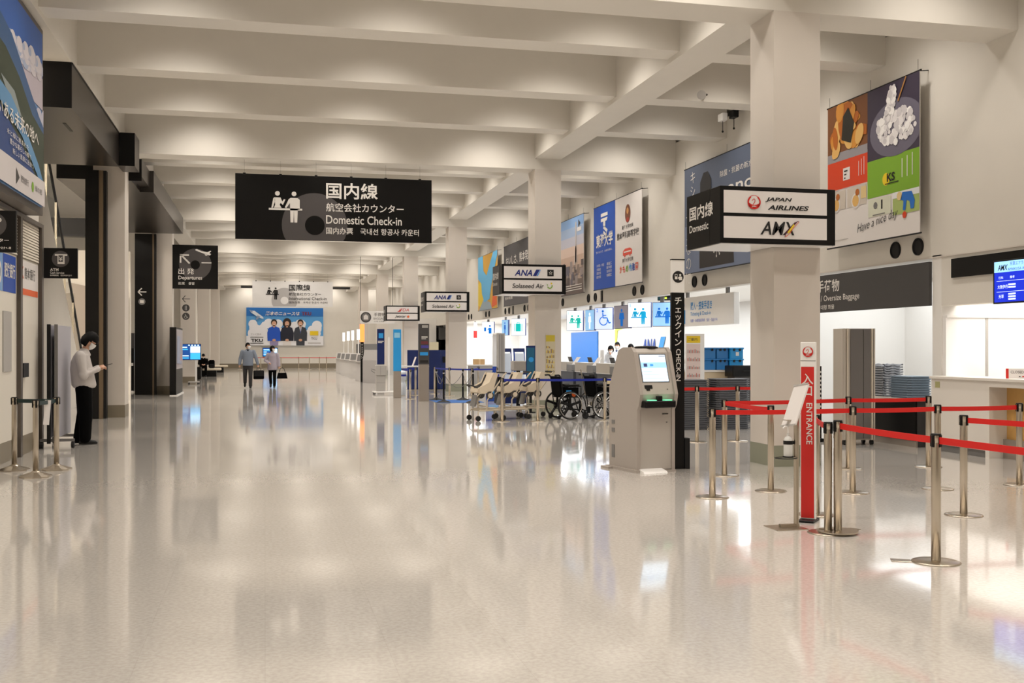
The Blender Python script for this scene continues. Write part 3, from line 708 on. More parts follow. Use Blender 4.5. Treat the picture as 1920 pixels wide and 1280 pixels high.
# ================================================================== HAND SANITISER STAND
t = thing('sanitiser_stand', 'metal hand sanitiser stand with a tilted white notice board and pump bottle', 'sanitiser stand', gz(1493, 988), 0)
obj('base_plate', MB().box(-.24, -.14, 0, .04, .12, .006).box(-.15, -.02, .006, .02, .02, .03), STEEL, t)
obj('post', MB().cyl((0, 0, .006), (0, 0, .95), .022, n=14), STEEL, t, True)
b = MB(); b.m = Matrix.Translation((.0, .02, 1.02)) @ Matrix.Rotation(math.radians(24), 4, 'Y') @ Matrix.Rotation(math.radians(-8), 4, 'X'); b.box(-.008, -.11, -.18, .008, .11, .19, .002)
nb = obj('notice_board', b, PAPER, t); b2 = MB(); b2.m = b.m; b2.box(-.012, -.115, -.19, -.008, .115, -.175).box(-.012, -.115, .185, -.008, .115, .2); obj('board_edge', b2, GREYL, nb)
bt = obj('pump_bottle', MB().lathe([(.036, 0), (.038, .01), (.038, .13), (.03, .155), (.012, .17), (.012, .19)], 16, (-.075, 0, .60)), M('bottle_clear', (214, 214, 210), .2), t, True)
obj('pump', MB().cyl((-.075, 0, .79), (-.075, 0, .85), .006, n=8).tube([(-.075, 0, .85), (-.11, -.005, .85), (-.125, -.008, .835)], .006, 8), WHITEG, bt)
obj('strap', MB().lathe([(.040, .70), (.041, .725), (.040, .73)], 16, (-.075, 0, 0)).box(-.04, -.008, .70, 0, .008, .725), BLACKM, t)
obj('wire_ring', MB().tube([(-.075 + .095 * math.cos(a * .4488) - .02, .08 * math.sin(a * .4488), .585) for a in range(14)], .004, 6, True).cyl((-.0, 0, .585), (-.02, 0, .585), .005, n=6), BLACKM, t)
obj('drip_tray', MB().lathe([(.0, .59), (.045, .59), (.045, .60), (0, .60)], 16, (-.075, 0, 0)), BLACKM, t)
obj('top_rail', MB().box(-.11, -.03, .90, -.02, .03, .906), STEEL, t)

# ================================================================== SELF SERVICE KIOSK
KG = M('kiosk_grey', (172, 163, 155), .42); KF = M('kiosk_face', (186, 179, 171), .38)
def screen_mat(): return M('kiosk_screen', (206, 226, 244), .3, emit=1.0)
t = thing('checkin_kiosk', 'tall grey self check-in kiosk with a lit touch screen beside the black pole', 'kiosk', gz(1237, 886), math.radians(11))
prof = [(.10, .03), (.74, .03), (.74, 1.02), (.52, 1.47), (.42, 1.505), (.24, 1.505), (.19, 1.46), (.04, .95), (.06, .84), (.10, .78)]
side = [(.08, 0), (.76, 0), (.76, 1.03), (.53, 1.485), (.42, 1.52), (.22, 1.52), (.16, 1.46), (.01, .95), (.04, .82), (.08, .76)]
obj('body', MB().prism(prof, 'x', -.225, .225), KF, t)
for sx in (-1, 1): obj('side_panel', MB().prism(side, 'x', sx * .225, sx * .27), KG, t)
obj('top_cap', MB().lathe([(.15, 1.505), (.15, 1.525), (.11, 1.535), (0, 1.54)], 24, (0.03, .37, 0)), BLACKM, t)
# tilted front plane: from (.04,.95) to (.19,1.46)
fu = Vector((0, .15, .51)).normalized()
Ps = Print(t, (-.225, .04, .95), X, fu, .002); Lf = math.hypot(.15, .51)
Ps.rect(.03, .145, .42, Lf - .02, GREYM, 0, 'bezel'); Ps.rect(.045, .16, .405, Lf - .035, screen_mat(), 2, 'screen')
sb = M('screen_band', (150, 196, 232), .3, emit=.8)
Ps.rect(.045, .33, .405, .40, sb, 3, 'screen_graphic'); Ps.rect(.08, .345, .13, .385, M('screen_navy', (60, 70, 110), .3, emit=.5), 4, 'screen_graphic'); Ps.rect(.17, .352, .215, .378, M('screen_blue', (60, 140, 230), .3, emit=.8), 4, 'screen_graphic'); Ps.rect(.31, .475, .40, .482, M('screen_navy'), 4, 'screen_graphic')
for k in range(3): Ps.rect(.06, .20 + .04 * k, .39 - .1 * k, .205 + .04 * k, sb, 3, 'screen_graphic')
Ps.rect(.05, .07, .16, .115, BLACKM, 1, 'card_slot'); Ps.rect(.07, .045, .12, .075, BLACKM, 2, 'card_slot'); Ps.disc(.37, .06, .008, GREYD, 1, 'lock', 12)
Ps.build()
c = obj('console', MB().box(-.235, -.06, .79, .20, .10, .875, .012).box(-.04, -.02, .875, .03, .03, .93, .006), BLACK, t)
obj('reader_pad', MB().box(-.17, -.045, .875, -.07, .02, .885).box(.05, -.045, .875, .15, .02, .885), M('reader_green', (110, 240, 170), .3, emit=1.1), c)
obj('receipt_slot', MB().box(.10, .092, .70, .18, .10, .712), BLACKM, t); obj('lock', MB().lathe([(.010, 0), (.010, .006), (0, .006)], 12, (.16, .094, .60)), GREYD, t)
obj('base_plate', MB().prism([(-.30, 0), (.272, 0), (.272, .02), (-.30, .035)], 'y', .06, .80).box(-.36, .62, 0, -.27, .82, .025), KG, t)
obj('front_step', MB().prism([(-.04, 0), (.10, 0), (.10, .045), (-.02, .02)], 'x', -.24, .09), WHITEG, t)
for z0, z1 in ((.56, .61), (.46, .51), (.14, .30)): obj('vent_grille', MB().box(-.276, .62, z0, -.27, .69, z1), GREYM, t)

# ================================================================== CHECK-IN POLE
t = thing('checkin_pole', 'tall black pole sign for check-in with a white head and round pictogram', 'sign', gz(1270, 880) + Vector((.03, .05, 0)), 0)
obj('pole', MB().box(-.085, 0, 0, .085, .05, 2.205), BLACK, t); h_ = obj('head', MB().box(-.08, 0, 2.205, .085, .05, 2.61), WHITEG, t); obj('head_cap', MB().box(-.085, -.005, 2.61, .09, .055, 2.625), BLACK, h_)
obj('weight_box', MB().box(-.02, .05, 0, .15, .30, .385, .006).box(.085, -.02, 0, .15, .06, .385), BLACKM, t)
P = Print(t, (-.085, 0, 0), X, Z, .002)
P.disc(.085, 2.40, .074, INK, 0, 'pictogram_disc', 32); P.rect(.04, 2.37, .075, 2.435, LETTER, 1, 'pictogram'); P.rect(.046, 2.405, .069, 2.428, INK, 2, 'pictogram_screen'); P.disc(.112, 2.425, .014, LETTER, 1, 'pictogram', 14); P.poly([(.095, 2.36), (.138, 2.36), (.138, 2.395), (.128, 2.406), (.1, 2.406), (.078, 2.385), (.084, 2.375), (.095, 2.382)], LETTER, 1, 'pictogram')
P.text('チェックイン', .085, 2.16, .092, LETTER, 1, vert=True, bold=.012); P.text('CHECK-IN', .058, 1.50, .062, LETTER, 1, .40, .012, rot=-math.pi / 2)
P.build()

# ================================================================== AIRLINE COUNTER BOOTH (right edge)
CTOP = M('counter_white', (226, 220, 212), .35)
lt = struct('wall_lintel', MB().box(XR, 9.6, 2.15, XR + .25, 13.9, 2.88), PLASTER)
struct('wall_booth_inner', MB().box(12.6, 9.6, 0, 12.8, 13.9, 2.92), WHITE)
bk = struct('wall_booth_panel', MB().box(XR + .02, 13.82, 1.0, 12.6, 13.9, 1.97), WHITEG)
obj('panel_joint', MB().box(10.60, 13.81, 1.0, 10.64, 13.83, 1.97), GREYL, bk); obj('panel_ledge', MB().box(XR + .02, 13.79, 1.97, 12.6, 13.9, 2.0), WHITEG, bk)
t = thing('airline_counter', 'white airline counter with a wooden recess behind the red belts', 'counter', (9.66, 13.6, 0))
obj('worktop', MB().box(-.03, -3.98, 1.06, .62, .22, 1.10, .004), CTOP, t)
obj('front_panel', MB().box(0, -1.0, .10, .05, .20, 1.06), CTOP, t); obj('fascia', MB().box(0, -3.98, .98, .05, -1.0, 1.06), CTOP, t)
obj('recess_side', MB().box(.0, -1.08, 0, .30, -1.0, .98), CTOP, t); obj('wood_panel', MB().box(.28, -3.98, .26, .32, -1.08, .98), WOOD, t); obj('recess_base', MB().box(.22, -3.98, 0, .30, -1.08, .26), GREYW, t)
obj('plinth', MB().box(.03, -1.0, 0, .07, .20, .10), GREYM, t); obj('back_shelf', MB().box(.30, -3.98, 0, .60, .2, .9), WHITE, t)
obj('sticker', MB().box(-.004, .0, .93, .0, .11, 1.02), M('sticker_olive', (176, 172, 120), .5), t)
t = thing('closed_notice', 'small white closed notice with a red edge standing on the airline counter', 'notice', (9.78, 12.34, 1.10), math.radians(-38))
obj('card', MB().prism([(0, 0), (.012, 0), (.05, .12), (.038, .12)], 'x', -.07, .26), PAPER, t) if False else obj('card', MB().box(0, 0, 0, .30, .012, .135), PAPER, t)
P = Print(t, (0, 0, 0), X, Z, .001); P.rect(0, 0, .035, .135, REDP, 0, 'red_edge'); P.text('CLOSED', .06, .07, .035, GREYD, 1, .16, .0); P.rect(.16, .02, .18, .035, GREYD, 0, 'small_print'); P.rect(.20, .02, .23, .035, REDP, 0, 'small_print'); P.build()
# black band and the flight monitor
t = thing('fascia_band', 'black fascia band above the airline counter', 'panel', (XR - .002, 13.63, 2.55)); obj('board', MB().box(-.03, -4.0, 0, 0, 0, .28), BLACK, t)
t = thing('flight_monitor', 'blue flight information monitor hung above the airline counter', 'monitor', (9.68, 12.43, 2.11))
obj('case', MB().box(-.03, -1.0, 0, .05, 0, .585, .004), BLACKM, t); obj('bracket', MB().box(.05, -.6, .44, .188, -.4, .56), BLACKM, t)
P = Print(t, (-.03, 0, 0), -Y, Z, .002); P.rect(.03, .02, .97, .565, M('monitor_blue', (8, 40, 190), .3, emit=.9), 0, 'screen'); P.rect(.03, .42, .97, .565, M('monitor_pale', (150, 205, 245), .3, emit=.9), 1, 'screen_header')
P.text('AMX', .10, .445, .075, INK, 2, .20, .02, 'l', .25, name='screen_lettering_dark'); P.text('天草エアライン', .34, .50, .05, M('monitor_navy', (20, 50, 150), .3, emit=.6), 2, .36, name='screen_lettering_dark'); P.text('AMAKUSA AIRLINES', .30, .435, .035, M('monitor_navy'), 2, .5, name='screen_lettering_dark')
MW = M('monitor_white', (225, 240, 255), .3, emit=1.0)
P.text('行先', .12, .33, .035, MW, 2, .09, name='screen_lettering'); P.text('備考', .34, .33, .035, MW, 2, .09, name='screen_lettering'); P.text('大阪伊丹', .10, .20, .05, MW, 2, .20, name='screen_lettering'); P.text('天草', .12, .07, .05, MW, 2, .10, name='screen_lettering')
for y_, n in ((.205, 2), (.045, 3)):
    for k in range(n): P.rect(.31, y_ + .035 * k, .45, y_ + .02 + .035 * k, MW, 2, 'screen_lettering')
P.rect(.08, .30, .95, .304, MW, 2, 'screen_rule'); P.rect(.08, .155, .95, .159, MW, 2, 'screen_rule'); P.build()

# ================================================================== OVERSIZE BAGGAGE ROOM
t = thing('baggage_sign', 'wide dark grey oversize baggage sign over the bright room', 'sign', (XR - .05, 19.4, 2.16)); obj('board', MB().box(0, -5.27, 0, .05, 0, .67), GREYD, t)
P = Print(t, (0, 0, 0), -Y, Z, .003); P.text('大型手荷物', 1.40, .36, .22, LETTER, 0, 1.30, .012); P.text('Check-in / Oversize Baggage', 1.42, .17, .135, LETTER, 0, 1.92, .004); P.text('托运行李 대형 화물', 1.55, .05, .085, LETTER, 0, .98, .006); P.build()
d = struct('door_1', MB().box(12.9, 15.3, 0, 12.98, 16.3, 2.05), WHITEG); obj('door_closer', MB().box(12.84, 15.4, 1.93, 12.9, 16.0, 1.99), GREYL, d); obj('door_handle', MB().box(12.85, 16.12, .95, 12.9, 16.2, 1.0), STEEL, d)
struct('wall_baggage_back', MB().box(12.95, 14.12, 0, 13.1, 19.4, 2.92), WHITE)
t = thing('baggage_counter', 'low black counter with a pale top carrying grey tray stacks', 'counter', (9.62, 14.14, 0))
obj('worktop', MB().box(-.03, 0, .70, .5, 2.3, .735, .004), CTOP, t); obj('front_panel', MB().box(0, .0, .10, .03, 2.2, .70), BLACK, t); obj('back_box', MB().box(.05, .03, .0, .46, 2.2, .70), GREYD, t); obj('plinth', MB().box(.01, .0, 0, .04, 2.2, .10), GREYW, t)
# folded metal cabinet
t = thing('metal_cabinet', 'tall grey metal cabinet on wheels standing outside the baggage room', 'cabinet', (9.03, 14.72, 0), math.radians(-8))
CG = M('cabinet_grey', (104, 100, 97), .45); CE = M('cabinet_edge', (184, 176, 164), .4)
obj('carcass', MB().box(-.26, .02, .08, .26, .40, 1.82), CE, t)
obj('door', MB().box(-.14, 0, .10, .06, .02, 1.81), CG, t); obj('door', MB().box(.07, 0, .10, .18, .02, 1.81), CG, t)
for xx in (-.24, -.19, .205, .24): obj('edge_strip', MB().box(xx - .012, -.004, .08, xx + .012, .02, 1.82), M('cabinet_strip', (206, 196, 178), .35) if abs(xx) < .22 else CE, t)
for xx in (-.22, .22):
    for yy in (.06, .36): obj('wheel', MB().cyl((xx - .02, yy, .04), (xx + .02, yy, .04), .04, n=12), RUBBER, t)
# black wire rack beside it
t = thing('folding_rack', 'black perforated folding rack behind the big column', 'rack', (8.62, 15.5, 0))
obj('panel', MB().box(0, 0, .05, .20, .03, 1.22), BLACK, t)
for k in range(9): obj('slot_tab', MB().box(.005, -.004, .55 + .07 * k, .03, 0, .58 + .07 * k).box(.165, -.004, .55 + .07 * k, .19, 0, .58 + .07 * k), WHITE, t)
obj('foot', MB().box(0, -.12, 0, .2, .15, .05), BLACKM, t)
# trays
def tray_mesh(name, mat, wd, dp, wavy):
    mb = MB(); h = .036
    if wavy:
        n = 12; top = []
        for i in range(n + 1):
            a = -wd/2 + wd * i / n; top.append((a, h + .010 * math.cos(i / n * math.pi * 4)))
        poly = [(-wd/2, .004), (-wd/2 + .03, 0), (wd/2 - .03, 0), (wd/2, .004)]
        poly = top + [(p[0], p[1] - .022) for p in reversed(top)]
        mb.prism(poly, 'y', -dp/2, -dp/2 + .02).prism(poly, 'y', dp/2 - .02, dp/2)
        mb.box(-wd/2 + .035, -dp/2 + .028, .0, wd/2 - .035, dp/2 - .028, .012).box(-wd/2 + .035, -dp/2 + .019, .012, wd/2 - .035, -dp/2 + .030, .018).box(-wd/2 + .035, dp/2 - .030, .012, wd/2 - .035, dp/2 - .019, .018).box(-wd/2, -dp/2, h - .015, -wd/2 + .03, dp/2, h).box(wd/2 - .03, -dp/2, h - .015, wd/2, dp/2, h)
    else:
        mb.lathe([(.5, 0)], 4) if False else None
        o = [(-wd/2 + .05, -dp/2), (wd/2 - .05, -dp/2), (wd/2, -dp/2 + .05), (wd/2, dp/2 - .05), (wd/2 - .05, dp/2), (-wd/2 + .05, dp/2), (-wd/2, dp/2 - .05), (-wd/2, -dp/2 + .05)]
        mb.prism(o, 'z', h - .014, h); mb.prism([(x * .93, y * .93) for x, y in o], 'z', 0, h - .014)
    return mb.mesh(name, mat)
TG = M('tray_grey', (172, 176, 184), .5); TB = M('tray_blue_grey', (122, 140, 158), .5); TD = M('tray_dark_grey', (98, 100, 106), .5)
def tray_stack(n, me, x, y, z, pitch, label, grp, rz=0):
    for i in range(n):
        o = bpy.data.objects.new('tray', me); COL.objects.link(o); o.location = (x + random.uniform(-.004, .004), y + random.uniform(-.004, .004), z + i * pitch); o.rotation_euler = (0, 0, rz + random.uniform(-.01, .01))
        tag(o, label, 'tray', grp)
m1 = tray_mesh('tray', TG, .36, .44, True); m2 = tray_mesh('tray', TB, .42, .56, False); m3 = tray_mesh('tray', TD, .68, .48, False)
tray_stack(13, m1, 9.84, 15.28, .737, .040, 'wavy rimmed grey tray in the taller stack on the black counter', 'tall tray stack', math.radians(0))
tray_stack(9, m2, 9.84, 14.60, .737, .038, 'blue grey tray in the shorter stack on the black counter', 'short tray stack')
tray_stack(23, m3, 7.72, 18.45, .0, .0405, 'dark grey tray in the floor stack nearer the check-in pole', 'floor tray stack by the pole')
tray_stack(23, m3, 8.50, 18.35, .0, .0412, 'dark grey tray in the floor stack nearer the big column', 'floor tray stack by the column')
# beige side counter with blue containers
t = thing('side_counter', 'beige counter behind the floor tray stacks', 'counter', (8.3, 20.4, 0)); obj('body', MB().box(0, 0, .08, 1.55, .6, 1.02), M('beige_laminate', (206, 188, 158), .5), t); obj('worktop', MB().box(-.02, -.02, 1.02, 1.57, .62, 1.06), CTOP, t); obj('plinth', MB().box(.03, .03, 0, 1.5, .57, .08), GREYM, t)
BXA = M('container_blue', (34, 112, 176), .45); BXB = M('container_bright_blue', (28, 146, 214), .4)
def container(label, x, y, z, wd, dp, h, mat, lidm, grp=None):
    t = thing('storage_container', label, 'container', (x, y, z), 0, grp); obj('tub', MB().box(0, 0, 0, wd, dp, h * .84, .008), mat, t); obj('lid', MB().box(-.012, -.012, h * .84, wd + .012, dp + .012, h, .006), lidm, t)
    for xx in (.06, wd - .10): obj('latch', MB().box(xx, -.02, h * .70, xx + .04, -.0, h * .90), BLACKM, t)
    return t
container('blue storage container on the bottom row, next to the poster stand', 8.86, 20.52, 1.06, .36, .42, .235, BXA, BXA)
container('blue storage container on the top row, next to the poster stand', 8.86, 20.52, 1.295, .36, .42, .235, BXA, BXA)
container('blue storage container in the middle of the bottom row', 9.245, 20.52, 1.06, .26, .42, .235, BXA, BXA)
container('blue storage container in the middle of the top row', 9.245, 20.52, 1.295, .26, .42, .235, BXA, BXA)
c1 = container('bright blue storage container at the bottom beside the big column', 9.53, 20.46, 1.06, .29, .44, .235, BXB, BXB)
c2 = container('bright blue storage container on top with a white label, beside the big column', 9.53, 20.46, 1.295, .29, .44, .235, BXB, BXB)
obj('label_plate', MB().box(.12, -.004, .06, .19, 0, .14), PAPER, c2)
t = thing('black_case', 'black carrying case in front of the blue containers', 'case', (9.32, 19.9, .0)); obj('stand', MB().box(.05, .02, 0, .55, .36, .93), GREYD, t); obj('shell', MB().box(0, 0, .93, .60, .4, 1.16, .015), BLACK, t); obj('handle', MB().tube([(.2, -.01, 1.06), (.22, -.04, 1.05), (.38, -.04, 1.05), (.4, -.01, 1.06)], .008, 6), BLACKM, t)
t = thing('poster_stand', 'white poster stand with a yellow heading beside the blue containers', 'poster stand', (8.12, 19.5, 0)); obj('post', MB().cyl((.19, .04, 0), (.19, .04, .9), .02), STEEL, t); obj('foot', MB().box(0, -.1, 0, .38, .2, .02), STEEL, t); obj('board', MB().box(0, 0, .86, .40, .03, 1.80), WHITEG, t)
P = Print(t, (0, 0, .86), X, Z, .002); P.rect(.02, .76, .31, .90, YELLOW, 0, 'heading'); P.rect(.02, .02, .31, .74, M('poster_pink', (226, 206, 200), .5), 0, 'poster'); rn = random.Random(8)
for k in range(36): P.rect(.04 + .03 * (k % 9), .08 + .16 * (k // 9), .06 + .03 * (k % 9), .12 + .16 * (k // 9) + .04 * rn.random(), [M('poster_rose', (198, 120, 110), .5), GREYL][k % 2], 1, 'poster_print')
P.text('ご案内', .05, .80, .06, GREYD, 1, .2); P.build()
# ================================================================== AIRLINE ZONE: icon monitors, counters
EM = lambda n, c, e: M(n, c, .35, emit=e)
SW = EM('lit_white', (236, 246, 255), .75); SB = EM('lit_pale_blue', (150, 200, 245), .5); CY = EM('lit_cyan', (0, 165, 215), .35); BL = EM('lit_blue', (0, 110, 205), .35); GN = EM('lit_teal', (0, 180, 165), .35)
def pict_wheelchair(P, x, y, s, m, lay=2):
    P.disc(x + s*.28, y + s*.93, s*.075, m, lay, 'pictogram', 16); P.ring(x + s*.33, y + s*.30, s*.24, s*.30, m, lay, 'pictogram', 26, 110, 380)
    P.line([(x + s*.28, y + s*.83), (x + s*.29, y + s*.50), (x + s*.58, y + s*.50), (x + s*.72, y + s*.16), (x + s*.84, y + s*.20)], s*.07, m, lay, 'pictogram'); P.line([(x + s*.29, y + s*.66), (x + s*.52, y + s*.66)], s*.055, m, lay, 'pictogram')
def icon_monitor(label, px, pz, rz, kind, face, ink, num=None, wd=.62, h=.68):
    c = gx(px, pz, 10.22); t = thing('icon_monitor', label, 'monitor', (c.x, c.y, c.z - h/2), math.radians(rz))
    obj('case', MB().box(-wd/2, 0, 0, wd/2, .07, h, .004), NAVY, t); obj('hanger', MB().box(-.05, .01, h, .05, .06, 2.92 - (c.z - h/2)), GREYM, t)
    P = Print(t, (-wd/2, 0, 0), X, Z, .003); P.rect(.012, .012, wd - .012, h - .012, face, 0, 'screen')
    if kind == 'counter': pict_counter(P, wd*.14, h*.12, h*.66, ink, 2)
    elif kind == 'chair': pict_wheelchair(P, wd*.24, h*.18, h*.70, ink, 2)
    elif kind == 'bag':
        P.rect(wd*.32, h*.24, wd*.68, h*.70, ink, 2, 'pictogram'); P.rect(wd*.22, h*.24, wd*.27, h*.70, ink, 2, 'pictogram'); P.rect(wd*.73, h*.24, wd*.78, h*.70, ink, 2, 'pictogram'); P.line([(wd*.42, h*.70), (wd*.42, h*.78), (wd*.58, h*.78), (wd*.58, h*.70)], .025, ink, 2, 'pictogram')
    elif kind == 'machine':
        P.rect(wd*.18, h*.36, wd*.36, h*.62, ink, 2, 'pictogram'); P.disc(wd*.66, h*.72, h*.07, ink, 2, 'pictogram', 14); P.poly([(wd*.56, h*.20), (wd*.80, h*.20), (wd*.80, h*.58), (wd*.58, h*.60), (wd*.46, h*.48), (wd*.48, h*.42), (wd*.56, h*.48)], ink, 2, 'pictogram')
    elif kind == 'figure':
        P.disc(wd*.5, h*.78, h*.07, ink, 2, 'pictogram', 14); P.poly([(wd*.38, h*.68), (wd*.62, h*.68), (wd*.66, h*.40), (wd*.58, h*.40), (wd*.57, h*.10), (wd*.43, h*.10), (wd*.42, h*.40), (wd*.34, h*.40)], ink, 2, 'pictogram')
    if num: P.text(num, wd*.10, h*.80, h*.15, ink, 2, None, .0, name='number')
    P.build(); return t
icon_monitor('lit counter icon monitor with a teal attendant beside the poster column', 1078, 601, -42, 'counter', SW, GN, '1')
icon_monitor('pale blue monitor with a white standing figure, between two lit icon monitors', 1106, 600, -78, 'figure', SB, SW, None, .6)
icon_monitor('lit wheelchair icon monitor numbered two', 1132, 597, -42, 'chair', EM('lit_lilac', (196, 210, 245), .6), BL, '2')
icon_monitor('dull lilac monitor with small blue marks beside the wheelchair monitor', 1166, 594, -78, 'figure', M('dull_lilac', (190, 186, 205), .4), BL, None, .9)
icon_monitor('bright white counter icon monitor next to the blue one', 1199, 590, -42, 'counter', SW, CY, '1', .70, .70)
icon_monitor('pale blue counter icon monitor beside the check-in pole', 1241, 589, -40, 'counter', SB, BL, None, .52, .64)
icon_monitor('lit self service machine icon monitor beyond the airline column', 915, 617, -42, 'machine', SW, BL, None, .66, .70)
icon_monitor('pale blue monitor next to the suitcase icon', 947, 614, -76, 'figure', SB, BL, None, .6)
icon_monitor('lit white suitcase icon monitor with a teal case', 972, 613, -42, 'bag', SW, EM('lit_turquoise', (0, 185, 180), .35), None, .66, .70)
c = gx(1241, 561, 10.15); t = thing('status_monitor', 'dark monitor with green and blue figures above the pale blue counter monitor', 'monitor', (10.45, c.y + .25, 2.793), math.radians(-40)); obj('case', MB().box(-.32, 0, 0, .32, .06, .128), BLACKM, t); P = Print(t, (-.32, 0, 0), X, Z, .002); P.rect(.35, .02, .62, .11, EM('lit_dim_blue', (40, 110, 170), .5), 0, 'screen'); P.rect(.20, .035, .26, .095, EM('lit_lime', (190, 220, 60), .7), 0, 'screen_mark'); P.rect(.02, .02, .15, .11, EM('lit_dim_teal', (20, 70, 80), .4), 0, 'screen'); P.build()
t = thing('exit_panel', 'red and white vertical sign panel among the far monitors', 'sign', Vector((*gx(891, 632, 10.35).xy, 2.06))); obj('panel', MB().box(-.08, 0, 0, .10, .06, .78), WHITEG, t); obj('red_half', MB().box(-.08, -.004, 0, .10, 0, .36), REDP, t); obj('bracket', MB().box(-.03, .02, .78, .03, .05, .86), GREYM, t)
for k, px in enumerate((812, 822, 832)):
    c = gx(px, 624, 10.2); t = thing('hanging_monitor', 'dark grey hanging monitor above the navy partitions', 'monitor', (c.x, c.y, 2.05), math.radians(-42), 'dark monitors above the navy partitions'); obj('case', MB().box(-.36, 0, 0, .36, .10, .72, .02), GREYD, t); obj('hanger', MB().box(-.05, .02, .72, .05, .06, .87), GREYM, t)
# ticketing light box
t = thing('ticketing_sign', 'long white ticketing and check-in sign with blue lettering', 'sign', (10.02, 24.6, 2.05)); obj('case', MB().box(0, -3.25, 0, .14, 0, .70, .01), WHITEG, t)
for yy in (-.5, -2.8): obj('hanger', MB().box(.04, yy - .05, .70, .10, yy + .05, .83), GREYM, t)
P = Print(t, (0, 0, 0), -Y, Z, .003); P.text('購入・搭乗手続き', .85, .38, .20, SKYB, 0, 1.25, .014); P.text('Ticketing & Check-in', .85, .22, .12, SKYB, 0, 1.18, .0); P.text('购票・办理登机手续　발권・탑승수속', .85, .09, .075, M('print_violet_blue', (110, 130, 220), .5), 0, 1.55, .0)
P.rect(.30, .06, .52, .40, SKYB, 0, 'pictogram'); P.disc(.41, .52, .07, SKYB, 0, 'pictogram', 16); P.build()
# back wall graphics
p0 = gx(1204, 660, 13.98); p1 = gx(1246, 631, 13.98)
t = thing('wall_logo', 'blue airline letters with a slanted tail mark on the white back wall', 'logo', (13.99, p0.y, p0.z)); L = p0.y - p1.y; hh = p1.z - p0.z
P = Print(t, (0, 0, 0), -Y, Z, .008); P.text('ANA', 0, 0, hh * .88, BLUEP, 1, L * .62, .02, 'l', .25); P.poly([(L*.70, 0), (L*.90, 0), (L*1.05, hh), (L*.85, hh)], SKYB, 1, 'logo'); P.build()
obj('mount_plate', MB().box(-.006, -L, 0, .008, 0, .01), WHITE, t)
p0 = gx(1071, 690, 13.95); p1 = gx(1120, 621, 13.95)
o = obj('blue_wall_panel', MB().box(-.02, -(p0.y - p1.y), 0, .03, 0, p1.z - .3, .004), M('panel_mid_blue', (44, 122, 206), .5)); o.location = (13.96, p0.y, .3); tag(o, 'plain mid blue panel on the white back wall behind the counters', 'panel')
p0 = gx(1152, 645, 13.95); o = obj('ribbon_mark', MB().prism([(0, 0), (-.16, 0), (-.30, .55), (-.9, .62), (-.9, .82), (-.1, .80), (0, .55)], 'x', -.01, .01), M('ribbon_lime', (214, 226, 90), .5)); o.location = (13.985, p0.y, p0.z); tag(o, 'lime yellow ribbon mark on the white back wall', 'decoration')
# counters
CWG = M('counter_warm_grey', (176, 168, 156), .45); CDG = M('counter_dark', (70, 70, 72), .5)
def counter_unit(label, y, grp='airline counter units'):
    t = thing('counter_unit', label, 'counter', (9.55, y, 0), 0)
    obj('body', MB().box(.06, -1.9, .06, .60, 0, .78), CDG, t); obj('plinth', MB().box(.1, -1.86, 0, .56, -.04, .06), BLACKM, t)
    obj('upper_box', MB().box(0, -1.3, .80, .34, -.06, 1.08, .006), CWG, t); obj('end_panel', MB().box(0, -1.92, .78, .5, -1.34, 1.0), GREYM, t)
    obj('worktop', MB().box(.02, -1.92, .775, .66, 0, .80), WHITEG, t)
    m = obj('tilted_notice', MB().prism([(-.02, 0), (.0, 0), (.17, .24), (.15, .24)], 'y', -1.75, -1.40), PAPER, t); m.location = (.18, 0, 1.0)
    n = obj('printer', MB().box(.36, -.9, .80, .60, -.5, .98, .02), GREYL, t)
    s_ = obj('terminal_screen', MB().prism([(0, 0), (.03, 0), (-.05, .26), (-.08, .26)], 'y', -.45, -.08), GREYD, t); s_.location = (.48, 0, .98); obj('screen_foot', MB().box(.0, -.3, -.18, .04, -.22, .02), GREYD, s_)
    return t
counter_unit('grey airline counter unit beside the column with the yellow poster', 34.2)
counter_unit('grey airline counter unit in front of the blue wall panel', 32.0)
counter_unit('grey airline counter unit where the staff are standing', 29.8)
counter_unit('grey airline counter unit partly behind the kiosk', 27.6)
counter_unit('grey airline counter unit behind the kiosk and pole', 25.4)
t = thing('baggage_gate', 'white framed baggage screening opening with a dark curtain behind the counters', 'machine', (11.0, 33.4, 0)); obj('frame', MB().box(0, 0, 0, .10, .4, 1.38).box(1.35, 0, 0, 1.45, .4, 1.38).box(0, 0, 1.38, 1.45, .4, 1.46), WHITEG, t)
for k in range(10): obj('curtain_strip', MB().box(.10 + .125*k, .1, .5, .215 + .125*k, .12, 1.38), GREYD if k % 2 else GREYM, t)
obj('belt_bed', MB().box(.1, -.3, .3, 1.35, .5, .5), GREYD, t)
t = thing('beige_box', 'large beige panel box standing under the counter edge behind a wheelchair', 'box', (8.45, 25.0, 0), math.radians(4)); obj('panel', MB().box(0, 0, .42, .75, .35, .76, .01), M('beige_box', (222, 204, 162), .5), t); obj('legs_frame', MB().box(.03, .03, 0, .08, .3, .42).box(.67, .03, 0, .72, .3, .42), BLACKM, t); obj('dark_box', MB().box(.10, .03, .1, .66, .3, .40), CLOTHB, t)
